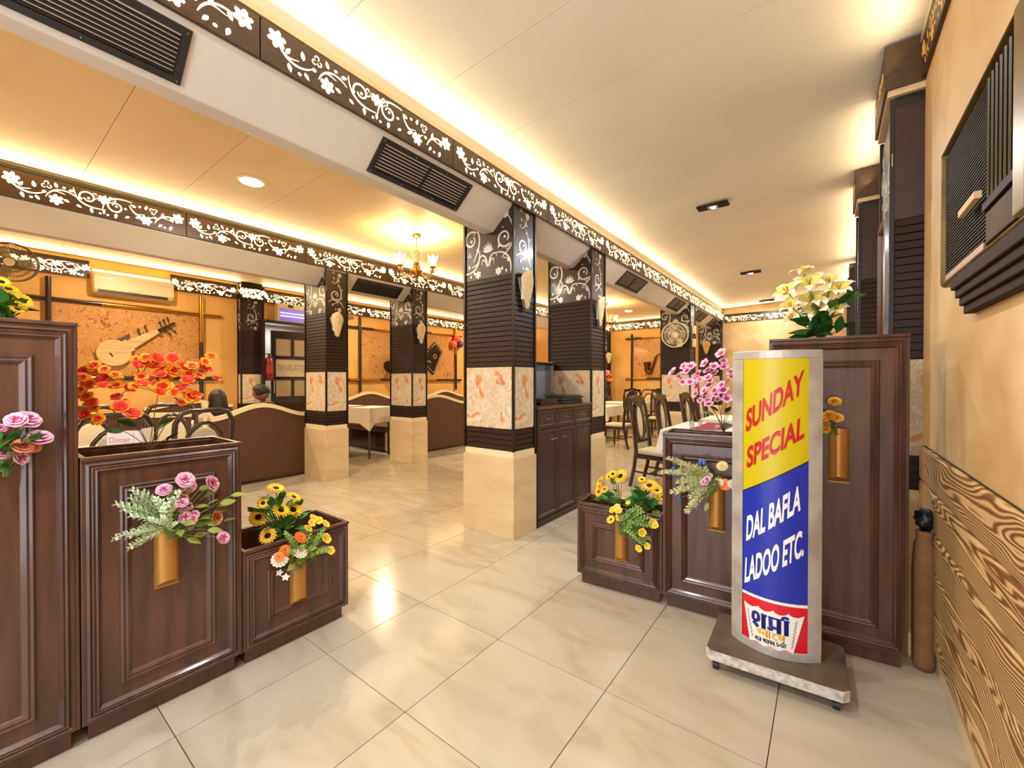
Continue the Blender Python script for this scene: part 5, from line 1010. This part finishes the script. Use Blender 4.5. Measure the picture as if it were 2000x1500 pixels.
def petals(g, n, r0, r1, w_, h0, h1, ph=0, tip=.0, curl=0, mats=(0, 0), rows=5, notch=0, deep=.45):
    for k in range(n):
        a = ph+2*pi*k/n; ca, sa = cos(a), sin(a); b = len(g.v)
        for i in range(rows+1):
            t = i/rows; r = r0+(r1-r0)*t; z = h0+(h1-h0)*(1-(1-t)**2)-curl*t**3
            if tip: wd = w_*sin(pi*min(.97, .10+.9*t))**(.8) if tip < 2 else w_*sin(pi*min(.985, .06+.94*t**.8))
            else: wd = w_*(min(1, .25+1.2*t) if t < .75 else math.sqrt(max(.0, 1-((t-.75)/.27)**2)))
            for s in (-1, 0, 1):
                zz = z+(.07*w_ if s else 0); rr = r-(.04*(r1-r0) if s == 0 and i == rows and notch else 0)
                g.v.append((rr*ca-s*wd*sa, rr*sa+s*wd*ca, zz))
        for i in range(rows):
            for s in (0, 1): g.f.append((b+i*3+s, b+i*3+s+1, b+(i+1)*3+s+1, b+(i+1)*3+s)); g.m.append(mats[0] if i < rows*deep else mats[1])
    return g
def fm(name, hexc, rnd=.1): return M(name, hexc, .55, rnd=rnd, sss=0)
def build_flower(kind):
    g = G(); c = None
    if kind in ('orange', 'orange2'):
        petals(g, 5, .08, 1, .44, 0, .35, 0, mats=(0, 1), deep=.4); petals(g, 5, .05, .7, .34, .05, .5, .6, mats=(0, 0 if kind == 'orange' else 1)); ms = [fm('blossom_red', 'd62a10'), fm('blossom_orange', 'ee7310') if kind == 'orange' else fm('blossom_yellow', 'f3a21a')]
    elif kind == 'pinkblossom':
        petals(g, 5, .06, 1, .43, 0, .38, 0, mats=(0, 1), deep=.22); g.mi = 0; ms = [fm('blossom_magenta', 'c9417e'), fm('blossom_pink', 'f3bfdc')]
        for k in range(6): a = k*pi/3; g.tube([(0, 0, 0), (.14*cos(a), .14*sin(a), .35)], .02, 4)
    elif kind == 'sun':
        petals(g, 15, .3, 1, .17, .02, .12, 0, 1, .1); petals(g, 15, .3, .88, .16, .05, .22, .2, 1, .05); ms = [SUNP]; c = ('centre', G().lathe([(0, .1), (.25, .10), (.36, .05), (.34, .0), (0, -.05)], 14).mesh('centre', SUNC, True))
        g.mi = 1; ms = [SUNP, LIFT]; petals(g, 8, .05, .5, .14, -.08, -.04, 0, 1, mats=(1, 1))
    elif kind == 'smallsun':
        petals(g, 12, .25, 1, .22, .02, .1, 0, 1); ms = [fm('daisy_yellow', 'f5b82a')]; c = ('centre', G().lathe([(0, .14), (.2, .12), (.3, .04), (0, -.03)], 10).mesh('centre', M('daisy_brown', '6a3413', .8), True))
    elif kind in ('zin_o', 'zin_w', 'zin_c'):
        for L_, (n, r, h) in enumerate(((14, 1, .0), (12, .8, .16), (9, .58, .3), (6, .36, .38))): petals(g, n, .08, r, .2*r+.03, h, h+.16, L_*.3)
        ms = [fm({'zin_o': 'zinnia_orange', 'zin_w': 'zinnia_white', 'zin_c': 'zinnia_cream'}[kind], {'zin_o': 'ee7a2a', 'zin_w': 'ece4cc', 'zin_c': 'e3c78c'}[kind])]; c = ('centre', G().sph((0, 0, .42), (.16, .16, .1), 10, 6).mesh('centre', M('zinnia_eye_'+kind, 'b8b04a' if kind != 'zin_o' else 'a3461a', .8), True))
    elif kind == 'yellow': petals(g, 5, .05, 1, .5, 0, .2, 0, mats=(0, 1)); ms = [fm('primula_deep', 'e0b51c'), fm('primula_yellow', 'f3dc4a')]
    elif kind == 'tiny': petals(g, 5, .05, 1, .3, 0, .2, 0, 1); ms = [fm('tiny_white', 'f0e9e2')]
    elif kind in ('pinkrose', 'salmon', 'rose_o'):
        for L_, (n, r, h0, h1) in enumerate(((6, 1, -.1, .12), (5, .8, 0, .38), (4, .55, .1, .55), (3, .32, .15, .6))): petals(g, n, .05, r, .5*r, h0, h1, L_*.5, mats=(0, 1))
        a, b = {'pinkrose': ('c45c8a', 'e6aec8'), 'salmon': ('b5563a', 'd98a6a'), 'rose_o': ('d98a1e', 'efb84e')}[kind]; ms = [fm(kind+'_deep', a), fm(kind+'_light', b)]
    elif kind == 'berry':
        for x, y, z in ((.4, .2, .2), (-.4, .3, .1), (.1, -.5, .1), (-.1, .1, .6), (.5, -.4, .4)): g.sph((x, y, z), .42, 8, 6)
        ms = [fm('berry_blue', '4a74b4')]
    elif kind == 'lily':
        petals(g, 3, .05, 1, .27, 0, .55, 0, 2, .4, mats=(0, 1)); petals(g, 3, .05, 1.02, .34, .02, .62, pi/3, 2, .3, mats=(0, 1)); ms = [fm('lily_yellow', 'e9dd7a', .04), fm('lily_cream', 'f1ecd6', .03), fm('lily_stamen', 'a8682a')]
        g.mi = 2
        for k in range(6): a = k*pi/3+.3; g.tube([(0, 0, .02), (.1*cos(a), .1*sin(a), .35), (.16*cos(a), .16*sin(a), .5)], [.012, .012, .03], 5)
    return g.mesh('flower', ms, True), c
FLM = {}
def leaf_mesh(mat, w_=.36, fold=.12, name='leaf'):
    g = G(); n = 7
    for i in range(n+1):
        t = i/n; wd = w_*sin(pi*(t*.96+.02)**.85)*.5
        for s in (-1, 0, 1): g.v.append((s*wd, (fold*wd if s else 0), t))
        if i: b = 3*i; g.f += [(b-3, b-2, b+1, b), (b-2, b-1, b+2, b+1)]; g.m += [0, 0]
    g.v = [(x, y-.22*z*z, z) for x, y, z in g.v]; return g.mesh(name, mat, True)
def sprig_mesh(mat, n=9, ln=.22, w_=.1):
    g = G(); g.tube([(0, 0, 0), (.02, -.02, .5), (0, -.08, 1)], [.014, .011, .006], 5)
    rnd_ = random.Random(3)
    for i in range(n):
        t = .25+.75*i/(n-1)
        for s in range(3):
            a = 2*pi*s/3+i*1.1; d = Vector((cos(a), sin(a), .75)).normalized(); l = ln*(1.1-.4*t); u = d.orthogonal().normalized(); o = Vector((0, -.08*t*t, t)); b = len(g.v)
            g.v += [tuple(o), tuple(o+d*l*.55+u*w_*.5), tuple(o+d*l), tuple(o+d*l*.55-u*w_*.5)]; g.f += [(b, b+1, b+2, b+3)]; g.m += [0]
    return g.mesh('sprig', mat)
LEAFM = {}
def bouquet(key, name, label, cat, front, kinds, leaf=('leaf_green', LIFT, .05, .4), sprig=None, spread=.02, tree=False, stem=STEM, sr=.0016, up=.35, seed=1, dense=True):
    rr = random.Random(seed); base, fl, lv, tp = BQ[key]; B = Vector(base); t = thing(name, label, cat, base, 0); F_ = Vector(front); S_ = Vector((-F_.y, F_.x, 0))
    pts = []
    for i, (x, y, z, r, k) in enumerate(fl):
        kd = kinds(i, k) if callable(kinds) else kinds.get(k, kinds.get(0))
        if kd not in FLM: FLM[kd] = build_flower(kd)
        me, ce_ = FLM[kd]; p = Vector((x, y, z))+F_*rr.uniform(-spread, spread*1.2)
        d = (F_*1.0+Vector((0, 0, up*(4 if k == 'u' else 1)))+S_*rr.uniform(-.55, .55)+Vector((0, 0, rr.uniform(-.3, .5)))+Vector((x, y, z)).normalized()*.5)
        if k == 's' and not callable(kinds) and kinds.get('side'): d = S_*kinds['side']+F_*.2
        q = d.to_track_quat('Z', 'Y').to_euler(); q.rotate_axis('Z', rr.uniform(0, 6))
        o = link(me, 'flower', t, p, q, r*(1.32 if tree else 1.55 if kd == 'lily' else 1.36))
        if ce_: link(ce_[1], 'centre', o)
        pts.append((p, d.normalized(), r))
    for i, (p, d, r) in enumerate(pts):
        e = p-d*r*.1; root = Vector((rr.uniform(-.008, .008), rr.uniform(-.008, .008), -.03))
        if tree:
            cand = [(q-p).length+ (0 if q.length < p.length-.02 else 9) for q, _, _ in pts]; j = min(range(len(cand)), key=lambda n_: cand[n_])
            if cand[j] < .12: root = pts[j][0]-pts[j][1]*pts[j][2]*.25
        mid = (root+e)/2+Vector((0, 0, .12*(e-root).length))-F_*.012; G().tube(bez([root, mid, e], 6), sr, 5).ob('stem', stem, t, smooth=True)
    ln, lm, ll, lw = leaf
    if ln not in LEAFM: LEAFM[ln] = leaf_mesh(lm, lw)
    for x, y, z in [(a+rr.uniform(-.03, .03)*k, b+rr.uniform(-.03, .03)*k, c+rr.uniform(-.03, .02)*k) for a, b, c in lv for k in range(3 if dense else 1)]:
        p = Vector((x, y, z)); d = (Vector((x, y, z*.6)).normalized()+F_*rr.uniform(.1, .7)+S_*rr.uniform(-.8, .8)+Vector((0, 0, rr.uniform(-.3, .4)))).normalized(); l = ll*rr.uniform(1.1, 1.55)
        q = d.to_track_quat('Z', 'Y'); rot = q.to_euler(); rot.rotate_axis('Z', rr.uniform(-1, 1)); o = link(LEAFM[ln], 'leaf', t, p-d*l*.5+F_*rr.uniform(0, spread), rot, l)
        G().tube(bez([(0, 0, -.02), tuple((p-d*l*.5)*.5+Vector((0, 0, .01))), tuple(p-d*l*.48)], 5), sr*.9, 5).ob('stem', stem, t)
    if sprig:
        sn, sm_, = sprig
        if sn not in LEAFM: LEAFM[sn] = sprig_mesh(sm_)
        for x, y, z in [(a*(1-.16*k)+rr.uniform(-.02, .02)*k, b*(1-.16*k)+rr.uniform(-.02, .02)*k, c*(1-.16*k)+rr.uniform(-.02, .02)*k) for a, b, c in tp for k in range(3)]:
            p = Vector((x, y, z))+F_*rr.uniform(0, spread); l = min(p.length, .11); d = (p.normalized()*.8+Vector((0, 0, -.15))).normalized(); q = d.to_track_quat('Z', 'Y').to_euler(); s0 = p-d*l
            link(LEAFM[sn], 'sprig', t, s0, q, l*1.05)
            if s0.length > .012: G().tube(bez([(0, 0, -.02), tuple(s0*.5+Vector((0, 0, .012))), tuple(s0)], 5), sr, 5).ob('stem', STEMG, t)
    return t
FL_, FR_ = (.93, .1, 0), (-.09, -1, 0)
bouquet('orange', 'blossom_branch', 'orange and red blossom branches standing in the middle left planter', 'flowers', (1, -.1, 0), lambda i, k: 'orange' if i % 2 else 'orange2', ('leaf_dark', M('leaf_dark_green', '3d5a22', .5, rnd=.25), .055, .5), spread=.035, tree=True, seed=4, dense=False)
bouquet('sunL', 'sunflower_bunch', 'bunch of dark-centred sunflowers in the low left planter', 'flowers', FL_, {0: 'sun', 'u': 'sun', 's': 'sun'}, ('leaf_green', LIFT, .05, .55), spread=.03, stem=STEMG, sr=.0025, seed=5)
bouquet('mixL', 'mixed_bouquet', 'orange and white zinnias with yellow sprays in the low left wall vase', 'flowers', FL_, {0: 'zin_o', 'o': 'zin_o', 'w': 'zin_w', 'y': 'yellow', 't': 'tiny'}, ('leaf_olive', LOLV, .04, .5), ('sprig_green', M('sprig_green', '8fae54', .5, rnd=.2)), stem=STEMG, seed=6)
bouquet('pinkM', 'pink_bouquet', 'pink flowers and pale green sprigs in the middle left wall vase', 'flowers', FL_, lambda i, k: 'salmon' if i == 13 else 'pinkrose', ('leaf_olive', LOLV, .04, .5), ('sprig_mint', LMINT), spread=.025, stem=STEMG, seed=7)
bouquet('pinkT', 'pink_bouquet', 'pink flowers hanging out of the tall left planter vase at the frame edge', 'flowers', FL_, lambda i, k: 'salmon' if i in (2, 4) else 'pinkrose', ('leaf_green', LIFT, .045, .55), spread=.02, stem=STEMG, seed=8)
bouquet('yelT', 'sunflower_bunch', 'orange-yellow sunflowers on top of the tall left planter', 'flowers', (.9, .3, 0), {0: 'sun'}, ('leaf_green', LIFT, .05, .55), spread=.02, stem=STEMG, sr=.003, seed=9)
bouquet('sunA', 'sunflower_bunch', 'sunflower bunch at the left end of the low right planter', 'flowers', (-.3, -1, 0), lambda i, k: 'tiny' if k == 't' else ('smallsun' if i > 2 else 'sun'), ('leaf_green', LIFT, .045, .55), spread=.03, stem=STEMG, sr=.002, seed=10)
bouquet('sunB', 'sunflower_bunch', 'leafy sunflower bunch at the right end of the low right planter', 'flowers', (.2, -1, 0), {0: 'sun'}, ('leaf_green', LIFT, .055, .6), spread=.03, stem=STEMG, sr=.002, up=1.2, seed=11)
bouquet('yelV', 'yellow_bouquet', 'small yellow flowers and grey-green sprigs in the low right wall vase', 'flowers', FR_, {0: 'yellow', 'y': 'yellow', 's': 'smallsun'}, ('leaf_grey', M('leaf_grey_green', '5f7d5a', .55, rnd=.2), .045, .42), ('sprig_green', M('sprig_green', '8fae54', .5, rnd=.2)), spread=.025, stem=STEMG, seed=12)
bouquet('mixV', 'mixed_bouquet', 'pale sprigs, blue berries and zinnias in the middle right wall vase', 'flowers', FR_, {0: 'berry', 'b': 'berry', 'p': 'pinkrose', 'w': 'zin_w', 'c': 'zin_c', 'o': 'zin_o'}, ('leaf_olive', LOLV, .045, .5), ('sprig_pale', M('sprig_cream', 'cfd09a', .55, rnd=.15)), spread=.02, stem=STEMG, seed=13)
bouquet('roseV', 'rose_posy', 'four small orange roses in the wall vase right of the sign', 'flowers', FR_, {0: 'rose_o'}, ('leaf_green', LIFT, .03, .55), spread=.01, stem=STEMG, seed=14, dense=False)
bouquet('pinkB', 'blossom_branch', 'tall pink blossom branches in the middle right planter beside the sign', 'flowers', (-.2, -1, 0), {0: 'pinkblossom'}, ('leaf_deep', M('leaf_deep_green', '24401f', .45, rnd=.2), .05, .5), spread=.035, tree=True, seed=15, dense=False)
bouquet('lily', 'lily_bunch', 'bunch of cream lilies standing in the tall right planter', 'flowers', (-.2, -1, 0), {0: 'lily', 'u': 'lily'}, ('leaf_lily', M('leaf_lily_green', '2f5f24', .4, rnd=.25, coat=.2), .085, .42), spread=.04, stem=STEMG, sr=.003, up=.5, seed=16)
# distant pedestal with a flower pot
pd = thing('flower_pedestal', 'dark wooden flower pedestal in front of the distant second-row column', 'pedestal', (-5.3, 11.62, 0))
G().box(-.16, -.16, 0, .16, .16, .9).ob('base', CHW, pd, bev=.02); G().lathe([(0, .9), (.12, .9), (.08, 1.0), (.16, 1.25), (.17, 1.36), (.12, 1.36), (0, 1.2)], 14).ob('urn', CHW, pd, smooth=40)
BQ['urn'] = ((-5.3, 11.62, 1.3), [(.16*cos(k*2.4), .12*sin(k*2.4)-.05, .1+.035*k, .075, 0) for k in range(8)], [(.2*cos(k*1.9), -.05, .02+.05*k) for k in range(7)], [])
bouquet('urn', 'flower_arrangement', 'orange and red flowers in the distant dark urn', 'flowers', (0, -1, 0), lambda i, k: ('zin_o', 'salmon', 'pinkrose')[i % 3], ('leaf_green', LIFT, .1, .55), spread=.05, stem=STEMG, sr=.005, seed=17)
